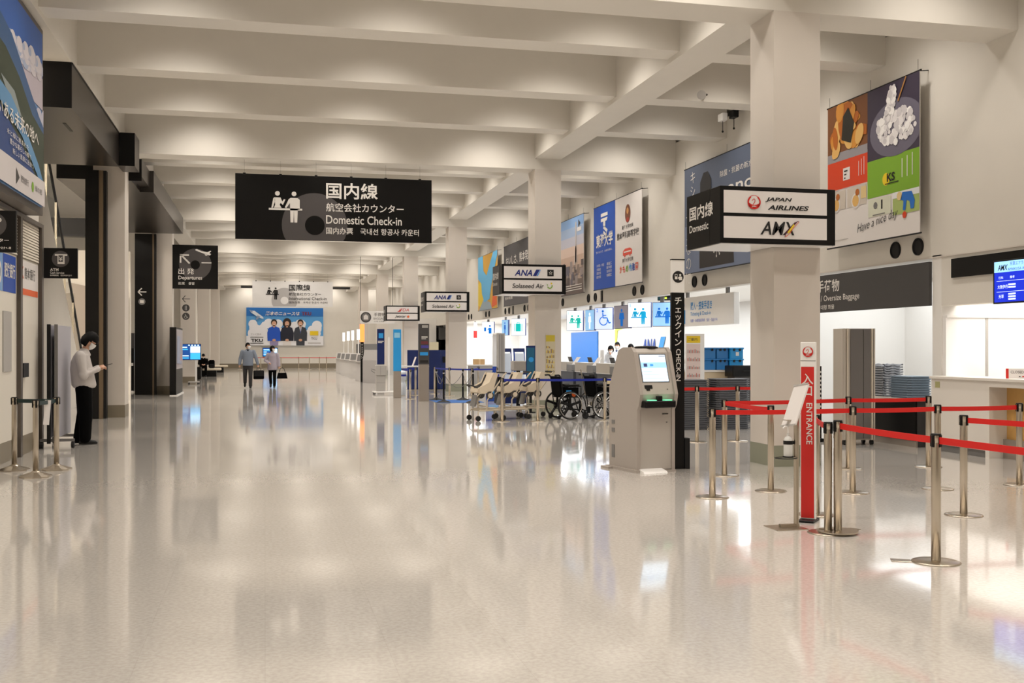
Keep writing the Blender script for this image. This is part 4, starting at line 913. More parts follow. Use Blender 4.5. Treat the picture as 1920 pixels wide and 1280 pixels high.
# yellow poster on the second column
t = thing('column_poster', 'narrow yellow topped poster hung on the column behind the baby carts', 'poster', (6.56, COLY[2] - .012, .86)); obj('sheet', MB().box(0, 0, 0, .24, .01, .98), M('poster_cream', (206, 196, 166), .5), t)
P = Print(t, (0, 0, 0), X, Z, .002); P.rect(.01, .82, .23, .97, M('poster_yellow', (206, 186, 60), .5), 0, 'heading'); rn = random.Random(11)
for k in range(44): P.rect(.02 + .025*(k % 8), .06 + .12*(k // 8), .035 + .025*(k % 8), .09 + .12*(k // 8) + .07*rn.random(), [M('poster_tan', (176, 140, 92), .5), M('poster_brown', (120, 96, 74), .5), YELLOW][k % 3], 1, 'poster_print')
P.build()
t = thing('navy_display', 'navy display panel on a stand against the column behind the baby carts', 'display', (5.98, 24.0, 0), math.radians(-10)); obj('panel', MB().box(0, 0, .75, .22, .06, 1.58), NAVY, t); obj('stand', MB().box(.08, .01, .0, .14, .05, .75), BLACKM, t); obj('foot', MB().box(0, -.1, 0, .22, .15, .02), BLACKM, t); P = Print(t, (0, 0, .75), X, Z, .003); P.rect(.02, .05, .20, .78, M('teal_picture', (32, 96, 130), .4), 0, 'picture'); P.disc(.12, .5, .06, SKYB, 1, 'picture_detail'); P.build()

# ================================================================== BLUE BELT POSTS
def bp(px, py): return gz(px, py)
B1, B2, B3 = bp(941.5, 790), bp(1008.6, 790), bp(1134, 788)
stanchion('steel queue post with a blue belt in front of the baby carts', B1, [B2], BELTB)
stanchion('steel queue post with a blue belt between baby carts and wheelchairs', B2, [B3], BELTB)
stanchion('steel queue post with a blue belt in front of the second wheelchair', B3, [B3 + Vector((1.0, -.1, 0))], BELTB)
stanchion('steel queue post with a blue belt hidden behind the kiosk', B3 + Vector((1.0, -.1, 0)), [], BELTB)
far = {'a': (843, 742), 'b': (885, 744), 'c': (897, 738), 'd': (932, 742), 'e': (750, 742), 'f': (769, 748), 'g': (779, 741), 'h': (815, 738)}
FB = {k: gz(*v) for k, v in far.items()}
stanchion('steel blue belt post in front of the plain column face by the chains', FB['a'], [FB['b']], BELTB)
stanchion('steel blue belt post right of the column by the chained posts', FB['b'], [FB['d']], BELTB)
stanchion('steel blue belt post behind the chained posts near the white banner stand', FB['c'], [FB['b']], BELTB)
stanchion('steel blue belt post beside the blue waste bin', FB['d'], [], BELTB)
stanchion('steel blue belt post at the foot of the light blue pillar', FB['e'], [FB['f']], BELTB)
stanchion('steel blue belt post in front of the navy partition, beside the dark pillar', FB['f'], [], BELTB)
stanchion('steel blue belt post between navy partition and dark pillar', FB['g'], [FB['e']], BELTB)
stanchion('steel blue belt post in front of the small black screen of the navy partition', FB['h'], [FB['a']], BELTB)
# black chained posts on blue mats
def chain_post(label, loc):
    t = thing('chain_post', label, 'post', loc); obj('base', MB().lathe([(.20, 0), (.19, .012), (.05, .06), (.03, .09)], 24), BLACKM, t, True); obj('pole', MB().cyl((0, 0, .05), (0, 0, .86), .026, n=14), BLACK, t, True); obj('knob', MB().ball((0, 0, .875), .032, 12, 8), BLACKM, t, True); obj('collar', MB().lathe([(.03, .80), (.034, .805), (.034, .825), (.03, .83)], 14), CHROME, t, True); return t
ZM = Vector((0, 0, .008))
CP = [gz(818, 750), gz(832, 754.5), gz(868, 750), gz(887, 754.5)]
CP = [q + ZM for q in CP]      # the posts stand on the mat
ct = [chain_post('black chain post at the back corner beside the navy partition', CP[0]), chain_post('black chain post at the front corner beside the dark pillar', CP[1]), chain_post('black chain post at the back, in front of the column', CP[2]), chain_post('black chain post at the front corner next to the baby carts', CP[3])]
def chain(parent, a, b, sag):
    d = b - a; n = 26; pts = [Vector((0, 0, .815)) + d * (i / n) - Vector((0, 0, sag * 4 * (i / n) * (1 - i / n))) for i in range(n + 1)]
    obj('chain', MB().tube(pts, [.010 if i % 2 else .006 for i in range(n + 1)], 6), GREYM, parent)
chain(ct[0], CP[0], CP[1], .32); chain(ct[1], CP[1], CP[3], .40); chain(ct[2], CP[2], CP[0], .38); chain(ct[3], CP[3], CP[2], .34)
MATB = M('mat_blue', (38, 98, 170), .7)
o = obj('floor_mat', MB().box(4.68, CP[1].y - .22, 0, 5.98, CP[2].y + .22, .008, .003), MATB); tag(o, 'blue floor mat under the black chain posts', 'mat')
# ================================================================== MID DISTANCE DISPLAYS
def pillar(label, px, py, wd, h, dp, body, face, z0, prints):
    t = thing('display_pillar', label, 'display', gz(px, py), math.radians(-4)); obj('lower_body', MB().box(-wd/2, 0, 0, wd/2, dp, z0, .004), body, t); obj('upper_body', MB().box(-wd/2 - .003, -.003, z0, wd/2 + .003, dp, h, .004), face, t)
    P = Print(t, (-wd/2, -.004, z0), X, Z, .003)
    for r in prints: P.rect(wd*r[0], (h - z0)*r[1], wd*r[2], (h - z0)*r[3], r[4], 0, 'print')
    P.build(); return t
pillar('tall dark advertising pillar with small pictures and a grey lower half', 795, 752, .29, 2.22, .30, GREYW, GREYD, 1.06, [(.3, .90, .9, .97, GREYL), (.25, .66, .85, .69, LETTER), (.25, .62, .7, .64, LETTER), (.2, .50, .9, .57, M('print_maroon', (110, 50, 56))), (.2, .40, .95, .47, M('print_violet', (70, 64, 150))), (.1, .22, .9, .30, SKYB), (.1, .04, .9, .10, INK)])
pillar('light blue information pillar with a grey foot behind the blue belt', 745, 746, .23, 2.10, .16, GREYW, M('pillar_sky', (40, 156, 226), .45), .82, [(.1, .80, .85, .92, M('print_ice', (150, 206, 236)))])
pillar('navy information pillar behind the baggage scale', 714, 737, .24, 2.18, .10, GREYL, M('pillar_navy', (12, 34, 92), .4), .98, [(.2, .74, .85, .88, SKYB), (.1, .64, .9, .66, LETTER), (.1, .60, .7, .62, LETTER)])
t = thing('baggage_scale', 'pale wheeled baggage scale trolley in front of the navy pillar', 'scale', gz(716, 739)); 
obj('deck', MB().box(-.28, -.12, .06, .50, .42, .10, .006), WHITEG, t); obj('cabinet', MB().box(-.18, 0, .10, .12, .30, .62, .01), GREYL, t); obj('head_unit', MB().box(-.20, -.03, .62, .16, .30, .96, .012), GREYL, t); obj('upright', MB().box(.20, .05, .10, .27, .14, 1.9), WHITEG, t); obj('side_handle', MB().tube([(-.20, .1, .80), (-.34, .1, .84), (-.34, .1, .78), (-.22, .1, .70)], .012, 8), GREYM, t)
for xx, yy in ((-.24, -.08), (.46, -.08), (-.24, .38), (.46, .38)): obj('wheel', MB().cyl((xx - .015, yy, .03), (xx + .015, yy, .03), .03, n=10), RUBBER, t)
obj('seam', MB().box(-.182, -.002, .38, .122, 0, .386).box(-.05, -.034, .64, -.045, -.03, .94), GREYM, t)
t = thing('desk_table', 'white topped standing desk with a tilted notice behind the dark pillar', 'desk', gz(760, 744)); obj('top', MB().box(-.3, 0, .93, .75, .5, .97), WHITEG, t)
for xx in (-.25, .70): obj('leg', MB().box(xx - .02, .05, 0, xx + .02, .45, .93), GREYL, t)
obj('notice', MB().prism([(0, 0), (.02, 0), (.12, .28), (.10, .28)], 'y', .1, .35), PAPER, t, loc=(.25, 0, .97))
t = thing('water_cooler', 'clear bottle stand under the standing desk', 'bottle stand', gz(755, 741)); obj('body', MB().lathe([(.10, 0), (.11, .05), (.11, .35), (.07, .45), (.12, .52), (.12, .75), (.05, .82)], 16), M('cooler_pale', (206, 214, 224), .2), t, True); obj('collar', MB().lathe([(.112, .62), (.125, .62), (.125, .68), (.112, .68)], 16), BELTB, t, True)
# navy partitions between third and fourth column
t = thing('navy_partition', 'navy blue counter partition with a small black screen', 'partition', gz(764, 731)); 
for i in range(3): obj('panel', MB().box(.62*i, .0, .02, .62*i + .61, .06, 1.46), NAVY, t)
obj('screen', MB().box(1.30, -.03, 1.0, 1.62, 0, 1.22), BLACKM, t); obj('foot_rail', MB().box(0, -.1, 0, 1.85, .2, .02), GREYM, t)
t = thing('poster_easel', 'cream notice board on legs above the navy partition', 'notice', gz(812, 724)); obj('board', MB().box(-.15, 0, 1.45, .22, .03, 1.78), M('poster_cream', (206, 196, 166), .5), t); obj('leg', MB().cyl((.02, .015, 0), (.02, .015, 1.45), .015), STEEL, t)
# bits behind the third column gap
t = thing('banner_stand', 'white roll-up banner with a blue foot near the blue waste bin', 'banner stand', gz(930, 736)); obj('sheet', MB().box(-.12, 0, .9, .20, .02, 2.0).lathe([(.16, 2.0), (.14, 2.05), (0, 2.06)], 12, (.04, .01, 0)), WHITEG, t); obj('lower_sheet', MB().box(-.12, 0, .35, .20, .02, .9), BLUEP, t); obj('foot', MB().box(-.15, -.1, 0, .23, .15, .35), GREYL, t)
t = thing('steel_duct', 'narrow grey steel pillar with dark stripes beside the roll-up banner', 'pillar', gz(938, 738) + Vector((-.06, -.35, 0))); obj('shaft', MB().box(-.10, 0, 0, .14, .2, 2.02), GREYL, t)
for xx in (-.06, .0, .06): obj('stripe', MB().box(xx, -.004, .7, xx + .025, 0, 1.98), GREYM, t)
t = thing('waste_bin', 'blue waste bin with a white letter sign', 'bin', gz(925, 752)); obj('body', MB().box(-.16, 0, 0, .16, .3, .70, .01), BLUEP, t); obj('lid', MB().box(-.17, -.01, .70, .17, .31, .78, .01), BELTB, t); P = Print(t, (-.16, 0, 0), X, Z, .003); P.text('P', .13, .45, .14, LETTER, 0, None, .02); P.rect(.02, .1, .3, .3, SKYB, 0, 'print'); P.build()
for k, px in enumerate((949, 959, 970)):
    t = thing('bag_drop', 'white sloping bag drop machine with blue arms behind the baby carts', 'machine', gz(px, 739) + Vector((.14 + .28 * k, .5, 0)), math.radians(0), 'bag drop machines'); obj('slope', MB().prism([(0, 0), (.55, 0), (.55, .75), (.2, 1.35), (.1, 1.35), (0, .8)], 'x', -.16, .16), M('machine_ice', (212, 222, 236), .4), t)
    for sx in (-.19, .16): obj('arm', MB().prism([(.0, .7), (.06, .7), (.22, 1.45), (.14, 1.47)], 'x', sx, sx + .03), BLUEP, t)
    obj('head_unit', MB().box(-.18, .1, 1.40, .18, .3, 1.52, .01), NAVY, t)
t = thing('white_terminal', 'white boxy terminal on a stand behind the baby carts', 'terminal', gz(974, 766)); obj('stand', MB().box(-.04, .1, 0, .04, .2, .95), BLACKM, t); obj('foot', MB().box(-.2, 0, 0, .2, .3, .03), BLACKM, t); obj('head', MB().box(-.16, 0, .95, .22, .3, 1.20, .02), GREYL, t); obj('tray', MB().box(-.25, -.02, .86, .30, .3, .90), NAVY, t)
t = thing('navy_cart', 'low navy and black storage cart behind the baby carts', 'cart', gz(976, 765) + Vector((0, .35, 0))); obj('tub', MB().box(-.38, 0, .10, .40, .4, .72, .01), NAVY, t); obj('side', MB().box(-.52, 0, .10, -.385, .4, .78), BLACK, t)
for xx in (-.34, .34): obj('wheel', MB().cyl((xx, .06, .05), (xx + .03, .06, .05), .05, n=10), RUBBER, t); obj('wheel', MB().cyl((xx, .34, .05), (xx + .03, .34, .05), .05, n=10), RUBBER, t)
t = thing('parcel_table', 'pale counter beyond the chained posts with a beige parcel box on it', 'table', gz(898, 735) + Vector((.4, 1.2, 0))); obj('top', MB().box(-.6, 0, .90, .9, .6, .94), WHITEG, t); obj('front', MB().box(-.55, .05, 0, .85, .09, .9), GREYL, t)
pl = t.location.copy(); t = thing('parcel', 'beige parcel box on the pale counter', 'box', pl + Vector((-.3, .1, .94))); obj('carton', MB().box(0, 0, 0, .38, .3, .20), M('carton', (206, 168, 118), .6), t); obj('tape', MB().box(.16, -.002, 0, .22, .302, .202), M('carton_tape', (226, 196, 150), .5), t)
# ================================================================== FAR KIOSKS
FKG = M('far_kiosk', (206, 202, 198), .45)
def far_kiosk(label, px, py, lit=True, grp=None):
    t = thing('ticket_kiosk', label, 'kiosk', gz(px, py), math.radians(-30), grp)
    obj('body', MB().prism([(0, 0), (.55, 0), (.55, .95), (.35, 1.28), (.16, 1.28), (.02, .92)], 'x', -.26, .26), FKG, t); obj('screen', MB().prism([(.025, .95), (.03, .945), (.135, 1.23), (.13, 1.235)], 'x', -.2, .2), GREYM, t); obj('shelf', MB().box(-.22, -.06, .86, .22, .06, .90), GREYL, t)
    if lit: obj('sign_pole', MB().cyl((.05, .45, 1.2), (.05, .45, 2.0), .03), WHITEG, t); obj('lit_sign', MB().box(-.02, .43, 1.98, .12, .47, 2.50), M('lit_sign_white', (255, 252, 246), .4, emit=1.6), t)
    return t
for px, py in ((637, 700), (645, 703.5), (653, 706), (663, 709.5)): far_kiosk('white ticket kiosk with a lit sign on a thin pole in the far row', px, py, True, 'far ticket kiosks')
far_kiosk('white ticket kiosk at the near end of the row without a lit sign', 676, 715, False)
t = thing('striped_kiosk', 'grey kiosk back with a red angular stripe', 'kiosk', gz(693, 718), math.radians(-38)); obj('body', MB().prism([(0, 0), (.6, 0), (.6, 1.1), (.40, 1.46), (.15, 1.46), (0, 1.0)], 'x', -.36, .36), M('kiosk_back', (178, 174, 172), .45), t); obj('red_stripe', MB().box(-.364, .10, 0, -.36, .18, .95).prism([(.10, .95), (.18, .95), (.40, 1.42), (.32, 1.42)], 'x', -.366, -.36), M('stripe_red', (222, 70, 56), .5), t)
t = thing('beacon_pole', 'black check-in pole with a glowing orange head among the far kiosks', 'sign', gz(679, 716)); obj('pole', MB().box(-.07, 0, 0, .07, .06, 1.82), BLACK, t); obj('head', MB().box(-.10, -.02, 1.82, .10, .08, 2.62, .01), M('beacon_orange', (255, 140, 70), .4, emit=1.3), t); P = Print(t, (-.07, 0, 0), X, Z, .003); P.text('チェックイン', .07, 1.75, .10, LETTER, 0, vert=True); P.build()
t = thing('screen_wall', 'plain grey privacy screen behind the far kiosks', 'screen', gz(664, 706) + Vector((.42, .9, 0))); obj('panel', MB().box(0, 0, .6, 1.1, .05, 1.78), GREYM, t); obj('leg', MB().box(.1, .0, 0, .15, .05, .6), GREYM, t); obj('leg', MB().box(.95, .0, 0, 1.0, .05, .6), GREYM, t); obj('dark_edge', MB().box(-.22, 0, .9, -.02, .05, 1.78).box(-.22, 0, 0, -.19, .05, .9), GREYD, t)
t = thing('baggage_hall_sign', 'white baggage sign with a round suitcase pictogram in the distance', 'sign', (4.55, 52.0, 2.75)); obj('panel', MB().box(0, 0, 0, 1.7, .04, .62), WHITEG, t); obj('hanging_rod', MB().cyl((.02, .02, -.1), (.02, .02, 3.4), .012), DARKM, t); obj('hanging_rod', MB().cyl((1.6, .02, .6), (1.6, .02, 3.4), .012), DARKM, t)
P = Print(t, (0, 0, 0), X, Z, .006); P.ring(.28, .31, .20, .26, GREYD, 0, 'pictogram', 28); P.disc(.28, .31, .20, GREYM, 0, 'pictogram'); P.rect(.17, .20, .39, .40, PAPER, 1, 'pictogram'); P.rect(.24, .40, .32, .44, PAPER, 1, 'pictogram'); P.text('手荷物', .68, .36, .17, GREYD, 0, .55); P.text('BAGGAGE', .66, .20, .10, GREYM, 0, .6); P.text('行李 수하물', .68, .07, .07, GREYM, 0, .5); P.build()
o = struct('wall_kiosk_backdrop', MB().box(7.0, 61.8, 0, 9.9, 62.0, 3.3), WHITE)
# ================================================================== FAR END: billboard, monitor, belts
t = thing('billboard', 'wide news station billboard with three presenters and an aircraft in a blue sky', 'billboard', (-1.43, 84.9, 1.78)); W_, H_ = 5.94, 2.97
obj('panel', MB().box(0, 0, 0, W_, .08, H_), M('billboard_sky', (86, 158, 218), .55), t)
P = Print(t, (0, 0, 0), X, Z, .008)
P.rect(0, 2.3, W_, H_, M('billboard_deep_sky', (36, 112, 190), .5), 0); cl = M('billboard_cloud', (232, 232, 236), .5); rn = random.Random(4)
for k in range(46): P.disc(min(max(rn.random() * W_, .5), W_ - .5), .75 + rn.random() * 1.0, .22 + .22 * rn.random(), cl, 1 + .02*k, 'clouds', 14)
P.rect(0, 0, W_, .75, cl, 2, 'clouds')
for fx, coat, skirt_, hair_l in ((2.12, M('presenter_blue', (26, 82, 190), .5), M('presenter_lilac', (150, 140, 180), .5), .0), (3.12, M('presenter_navy', (22, 26, 44), .5), PAPER, .1), (4.16, M('presenter_suit', (52, 56, 66), .5), M('presenter_suit', (52, 56, 66)), .0)):
    P.poly([(fx - .32, .0), (fx + .32, .0), (fx + .34, .6), (fx - .34, .6)], skirt_, 4, 'presenter'); P.poly([(fx - .50, .35), (fx + .50, .35), (fx + .52, 1.0), (fx + .40, 1.38), (fx + .12, 1.50), (fx - .12, 1.50), (fx - .40, 1.38), (fx - .52, 1.0)], coat, 5, 'presenter')
    P.disc(fx, 1.80 - hair_l*.3, .235 + hair_l, M('presenter_hair', (40, 28, 24), .5), 6, 'presenter', 20, 1.15); P.disc(fx, 1.72, .17, SKIN, 7, 'presenter', 18, 1.2); P.rect(fx - .07, 1.42, fx + .07, 1.60, SKIN, 7, 'presenter'); P.disc(fx, .42, .14, SKIN, 7, 'presenter', 12, .7); P.rect(fx - .06, 1.63, fx + .06, 1.66, PAPER, 8, 'presenter')
P.poly([(4.06, 1.50), (4.26, 1.50), (4.16, .95)], PAPER, 6, 'presenter'); P.rect(4.14, 1.0, 4.18, 1.42, BLUEP, 7, 'presenter')
P.poly([(.35, 2.55), (.42, 2.72), (.62, 2.72), (1.22, 2.28), (1.34, 2.12), (1.20, 2.10), (.80, 2.28), (.45, 2.52)], M('aircraft_white', (220, 226, 234), .5), 5, 'aircraft'); P.poly([(.85, 2.36), (.70, 2.02), (.86, 2.04), (1.06, 2.26)], M('aircraft_grey', (140, 158, 186), .5), 6, 'aircraft'); P.poly([(.36, 2.56), (.22, 2.78), (.34, 2.78), (.52, 2.62)], M('aircraft_grey'), 6, 'aircraft')
P.text('熊本のニュースは', 1.45, 2.36, .32, LETTER, 6, 2.65, .03, 'l', .2); P.text('TKU', 4.25, 2.38, .28, M('print_burgundy', (120, 40, 60), .5), 6, .75, .03)
P.text('TKU', .36, .27, .24, INK, 6, .90, .03); P.rect(.30, .15, 1.30, .19, INK, 6, 'lettering'); P.rect(.30, .62, 1.30, .66, INK, 6, 'lettering'); P.text('テレビ熊本', .34, .82, .12, GREYM, 6, .8); P.rect(4.90, .80, 5.55, 1.14, YELLOW, 6, 'badge'); P.text('TKU', 5.0, .45, .18, GREYD, 6, .45); P.rect(4.75, .16, 5.75, .22, GREYL, 6, 'small_print')
P.build()
def flight_screen(name, label, loc, wd, h, stand, rz=0):
    t = thing(name, label, 'monitor', loc, rz); z0 = stand
    obj('case', MB().box(-wd/2, 0, z0, wd/2, .06, z0 + h, .006), BLACKM, t); P = Print(t, (-wd/2, 0, z0), X, Z, .004); P.rect(.02, .02, wd - .02, h - .02, EM('tv_navy', (22, 70, 140), .8), 0, 'screen'); ice = EM('tv_ice', (190, 230, 255), 1.2); sky = EM('tv_sky', (60, 170, 230), 1.0)
    P.rect(wd*.58, h*.45, wd*.97, h*.85, ice, 1, 'screen_block'); P.rect(wd*.58, h*.05, wd*.97, h*.43, sky, 1, 'screen_block'); rn = random.Random(2)
    for k in range(6): P.rect(wd*.06, h*(.10 + .13*k), wd*(.25 + .28*rn.random()), h*(.17 + .13*k), ice if k % 2 else sky, 1, 'screen_lines')
    for k in range(4): P.rect(wd*(.50 + .12*k), h*.88, wd*(.56 + .12*k), h*.95, ice, 1, 'screen_lines')
    P.build(); return t
tv = flight_screen('wall_monitor', 'small blue monitor on the far wall below the billboard', (.39, 84.9, .9), 1.15, .70, 0)
FP = [gz(x, 692.5) for x in (450, 489, 527, 580, 631)]
for k, p in enumerate(FP): stanchion('thin belt post in the red line across the far end of the hall', p, [FP[k + 1]] if k < 4 else [], RED, 'far red belt line', clips=0)
for k, x in enumerate((560, 599, 612)):
    stanchion('thin belt post standing just behind the far red line', gz(x, 691.3), [], RED, 'posts behind the far red line', clips=0)
# ceiling services in the distance
for k, (x0, x1, yy) in enumerate(((-1.7, 1.0, 78.0), (4.6, 6.1, 78.0))):
    t = thing('ceiling_grille', 'dark linear air grille under the ceiling of the far end', 'grille', (x0, yy, 5.9), 0, 'far ceiling grilles'); obj('frame', MB().box(0, 0, 0, x1 - x0, .5, .16), GREYD, t); obj('slat', MB().box(.05, -.01, .05, x1 - x0 - .05, 0, .08), BLACK, t); obj('hanger', MB().box(.3, .2, .16, .34, .24, .25), GREYD, t)
# security cameras and spot fittings under the beams near the wall
for lab, px, py, X_ in (('small white camera on a bracket under a beam near the dark gap', 1355, 222, 9.5), ('dark pendant bracket under a beam near the dark gap', 1376, 216, 9.7)):
    c = gx(px, py, X_); t = thing('ceiling_camera', lab, 'camera', (c.x, c.y, c.z)); obj('body', MB().box(-.06, -.12, -.06, .06, .12, .10, .01), WHITEG if 'white' in lab else BLACKM, t); obj('rod', MB().cyl((0, 0, .1), (0, 0, 6.4 - c.z), .015, n=8), BLACKM, t); obj('drop_rod', MB().cyl((0, 0, -.06), (0, 0, -.26), .008, n=6).ball((0, 0, -.28), .025, 8, 6), BLACKM, t)
c = gx(1386, 132, 7.9); c = Vector((c.x, 18.2, 6.1 + .12)); t = thing('spot_fitting', 'round spot fitting on the face of a ceiling beam', 'spotlight', c); obj('can', MB().cyl((0, 0, 0), (-.10, -.22, -.06), .07, .085), GREYL, t, True); obj('arm', MB().tube([(0, 0, 0), (.12, .05, .02), (.16, .24, .05)], .02, 8), DARKM, t)
# ================================================================== WHEELCHAIRS
def ringpts(c, r, n=28, ax='y'):
    return [(c[0] + r*math.cos(2*math.pi*i/n), c[1], c[2] + r*math.sin(2*math.pi*i/n)) for i in range(n)]
def wheelchair(label, loc, rz, solid):
    t = thing('wheelchair', label, 'wheelchair', loc, rz)      # local: faces +X, wheels spin about Y
    R_ = .30; FR = BLACKM
    for sy in (-1, 1):
        y = sy * .29; w = obj('drive_wheel', MB().tube(ringpts((0, y, R_ + .0), R_ - .016, 32), .016, 8, True), RUBBER, t, True)
        sp = MB()
        if solid:
            for k in range(5):
                a = 2*math.pi*k/5 + .3; sp.tube([(0, y, R_), (.15*math.cos(a), y, R_ + .15*math.sin(a)), (.275*math.cos(a), y, R_ + .275*math.sin(a))], [.035, .026, .03], 8)
        else:
            for k in range(20):
                a = 2*math.pi*k/20; sp.cyl((0, y - .02*(-1)**k, R_), (.275*math.cos(a), y, R_ + .275*math.sin(a)), .003, n=5)
        obj('spokes', sp, BLACK if solid else CHROME, w); obj('hub', MB().cyl((0, y - .04, R_), (0, y + .04, R_), .045, n=14), BLACK if solid else CHROME, w)
        obj('push_rim', MB().tube(ringpts((0, y + sy*.045, R_), .265, 30), .009, 7, True), CHROME, w, True); obj('rim', MB().tube(ringpts((0, y, R_), .268, 30), .010, 6, True), BLACK if solid else CHROME, w, True)
        obj('caster_wheel', MB().cyl((.40, sy*.24 - .014, .075), (.40, sy*.24 + .014, .075), .075, n=18), RUBBER, t); obj('caster_fork', MB().box(.37, sy*.24 - .022, .07, .40, sy*.24 + .022, .20), FR, t)
        obj('side_frame', MB().tube([(-.22, sy*.23, .95), (-.17, sy*.23, .86), (-.14, sy*.23, .48), (-.10, sy*.23, .22), (.36, sy*.23, .20)], .013, 8).tube([(-.14, sy*.23, .48), (.34, sy*.23, .48), (.40, sy*.22, .40), (.47, sy*.20, .14)], .013, 8).cyl((.30, sy*.23, .20), (.30, sy*.23, .66), .012, n=8).tube([(-.15, sy*.23, .70), (.30, sy*.23, .70), (.30, sy*.23, .6)], .012, 8), FR, t, True)
        obj('armrest', MB().box(-.10, sy*.23 - .03, .71, .26, sy*.23 + .03, .745, .012), BLACK, t); obj('push_handle', MB().tube([(-.19, sy*.23, .90), (-.24, sy*.23, .945), (-.33, sy*.23, .94)], .018, 8), RUBBER, t, True)
        obj('footplate', MB().box(.47, sy*.18 - .012, .12, .55, sy*.18 + .0, .26), BLACK, t); obj('side_guard', MB().box(-.10, sy*.225 - .004, .50, .24, sy*.225 + .004, .68), CLOTHB, t)
        obj('anti_tip', MB().tube([(-.10, sy*.2, .22), (-.22, sy*.2, .10)], .011, 7).cyl((-.22, sy*.2 - .012, .045), (-.22, sy*.2 + .012, .045), .04, n=12), FR, t)
    obj('seat', MB().box(-.14, -.215, .46, .30, .215, .51, .02), CLOTHB, t); b = MB(); b.m = Matrix.Translation((-.155, 0, .50)) @ Matrix.Rotation(math.radians(-7), 4, 'Y'); b.box(-.02, -.215, 0, .03, .215, .42, .02); obj('backrest', b, CLOTHB, t)
    obj('cross_brace', MB().cyl((.05, -.22, .20), (.05, .22, .47), .012).cyl((.05, .22, .20), (.05, -.22, .47), .012), FR, t)
    if solid: obj('blue_tag', MB().box(-.06, -.238, .56, .06, -.234, .62), SKYB, t); obj('orange_tag', MB().lathe([(.0, 0), (.05, .0), (.05, .004), (0, .004)], 14, (0, 0, 0)), ORANGE, t, loc=(.12, -.24, .53)).rotation_euler = (math.pi/2, 0, 0); obj('white_tag', MB().box(.19, -.24, .36, .225, -.236, .44), PAPER, t)
    else: obj('pole', MB().cyl((-.18, .2, .5), (-.30, .2, 1.05), .014), STEEL, t)
    return t
wheelchair('black wheelchair with solid black spokes beside the poster column', gz(1063.5, 786.5) + Vector((0, .28, 0)), math.radians(12), True)
wheelchair('wheelchair with thin bright spokes beside the kiosk', gz(1118.7, 785.5) + Vector((.13, .36, 0)), math.radians(12), False)
# ================================================================== BABY CARTS
CREAM = M('cart_cream', (218, 204, 182), .5); CFR = M('cart_frame', (196, 184, 164), .4)
def baby_cart(label, loc, rz):
    t = thing('baby_cart', label, 'baby cart', loc, rz)        # local: faces -X
    prof = [(-.30, .60), (-.14, .56), (.02, .62), (.10, .78), (.16, .98), (.10, 1.0), (.03, .84), (-.04, .72), (-.14, .66), (-.28, .68)]
    sh = MB(); sh.prism(prof, 'y', -.20, .20); obj('seat_shell', sh, CREAM, t)
    for sy in (-1, 1):
        side = [(-.26, .56), (.04, .60), (.16, .98), (.06, 1.01), (-.04, .80), (-.26, .70)]
        obj('side_wing', MB().prism(side, 'y', sy*.20, sy*.225), CREAM, t); obj('wing_lining', MB().prism([(p[0]*.8, p[1]*.85 + .10) for p in side], 'y', sy*.19, sy*.199), GREYD, t)
        h = obj('hub_cover', MB().cyl((-.03, sy*.225, .53), (-.03, sy*.25, .53), .085, n=20), GREYD, t); obj('hub_disc', MB().cyl((-.03, sy*.25, .53), (-.03, sy*.262, .53), .05, n=18), CREAM, h)
        obj('side_tube', MB().tube([(.34, sy*.24, 1.0), (.28, sy*.24, .94), (.0, sy*.24, .58), (-.10, sy*.24, .42), (-.10, sy*.24, .20)], .016, 8).tube([(-.30, sy*.24, .07), (-.30, sy*.24, .18), (-.26, sy*.24, .22), (.24, sy*.24, .22), (.28, sy*.24, .16), (.28, sy*.24, .07)], .015, 8), CFR, t, True)
        obj('strut', MB().tube([(-.32, sy*.24, .52), (-.24, sy*.24, .60)], .012, 6), CFR, t)
        for xx in (-.30, .28): obj('wheel', MB().cyl((xx, sy*.24 - .02, .055), (xx, sy*.24 + .02, .055), .055, n=14), RUBBER, t)
    obj('handle', MB().cyl((.34, -.24, 1.0), (.34, .24, 1.0), .018, n=10), RUBBER, t); obj('front_bar', MB().tube([(-.30, -.22, .70), (-.40, -.12, .74), (-.40, .12, .74), (-.30, .22, .70)], .016, 8), RUBBER, t); obj('basket', MB().box(-.22, -.2, .20, .22, .2, .26), CFR, t); obj('axle', MB().cyl((-.10, -.24, .30), (-.10, .24, .30), .012), CFR, t); obj('footrest', MB().prism([(-.34, .30), (-.30, .30), (-.24, .52), (-.28, .54)], 'y', -.12, .12), GREYM, t)
    return t
baby_cart('cream baby cart at the end of the row, next to the chained posts', gz(922, 789) + Vector((-.05, .27, 0)), math.radians(12))
baby_cart('cream baby cart in the middle of the row behind the blue belt', gz(963, 785) + Vector((0, .1, 0)), math.radians(6))
baby_cart('cream baby cart nearest the wheelchairs', gz(993, 784) + Vector((.20, .30, 0)), math.radians(6))
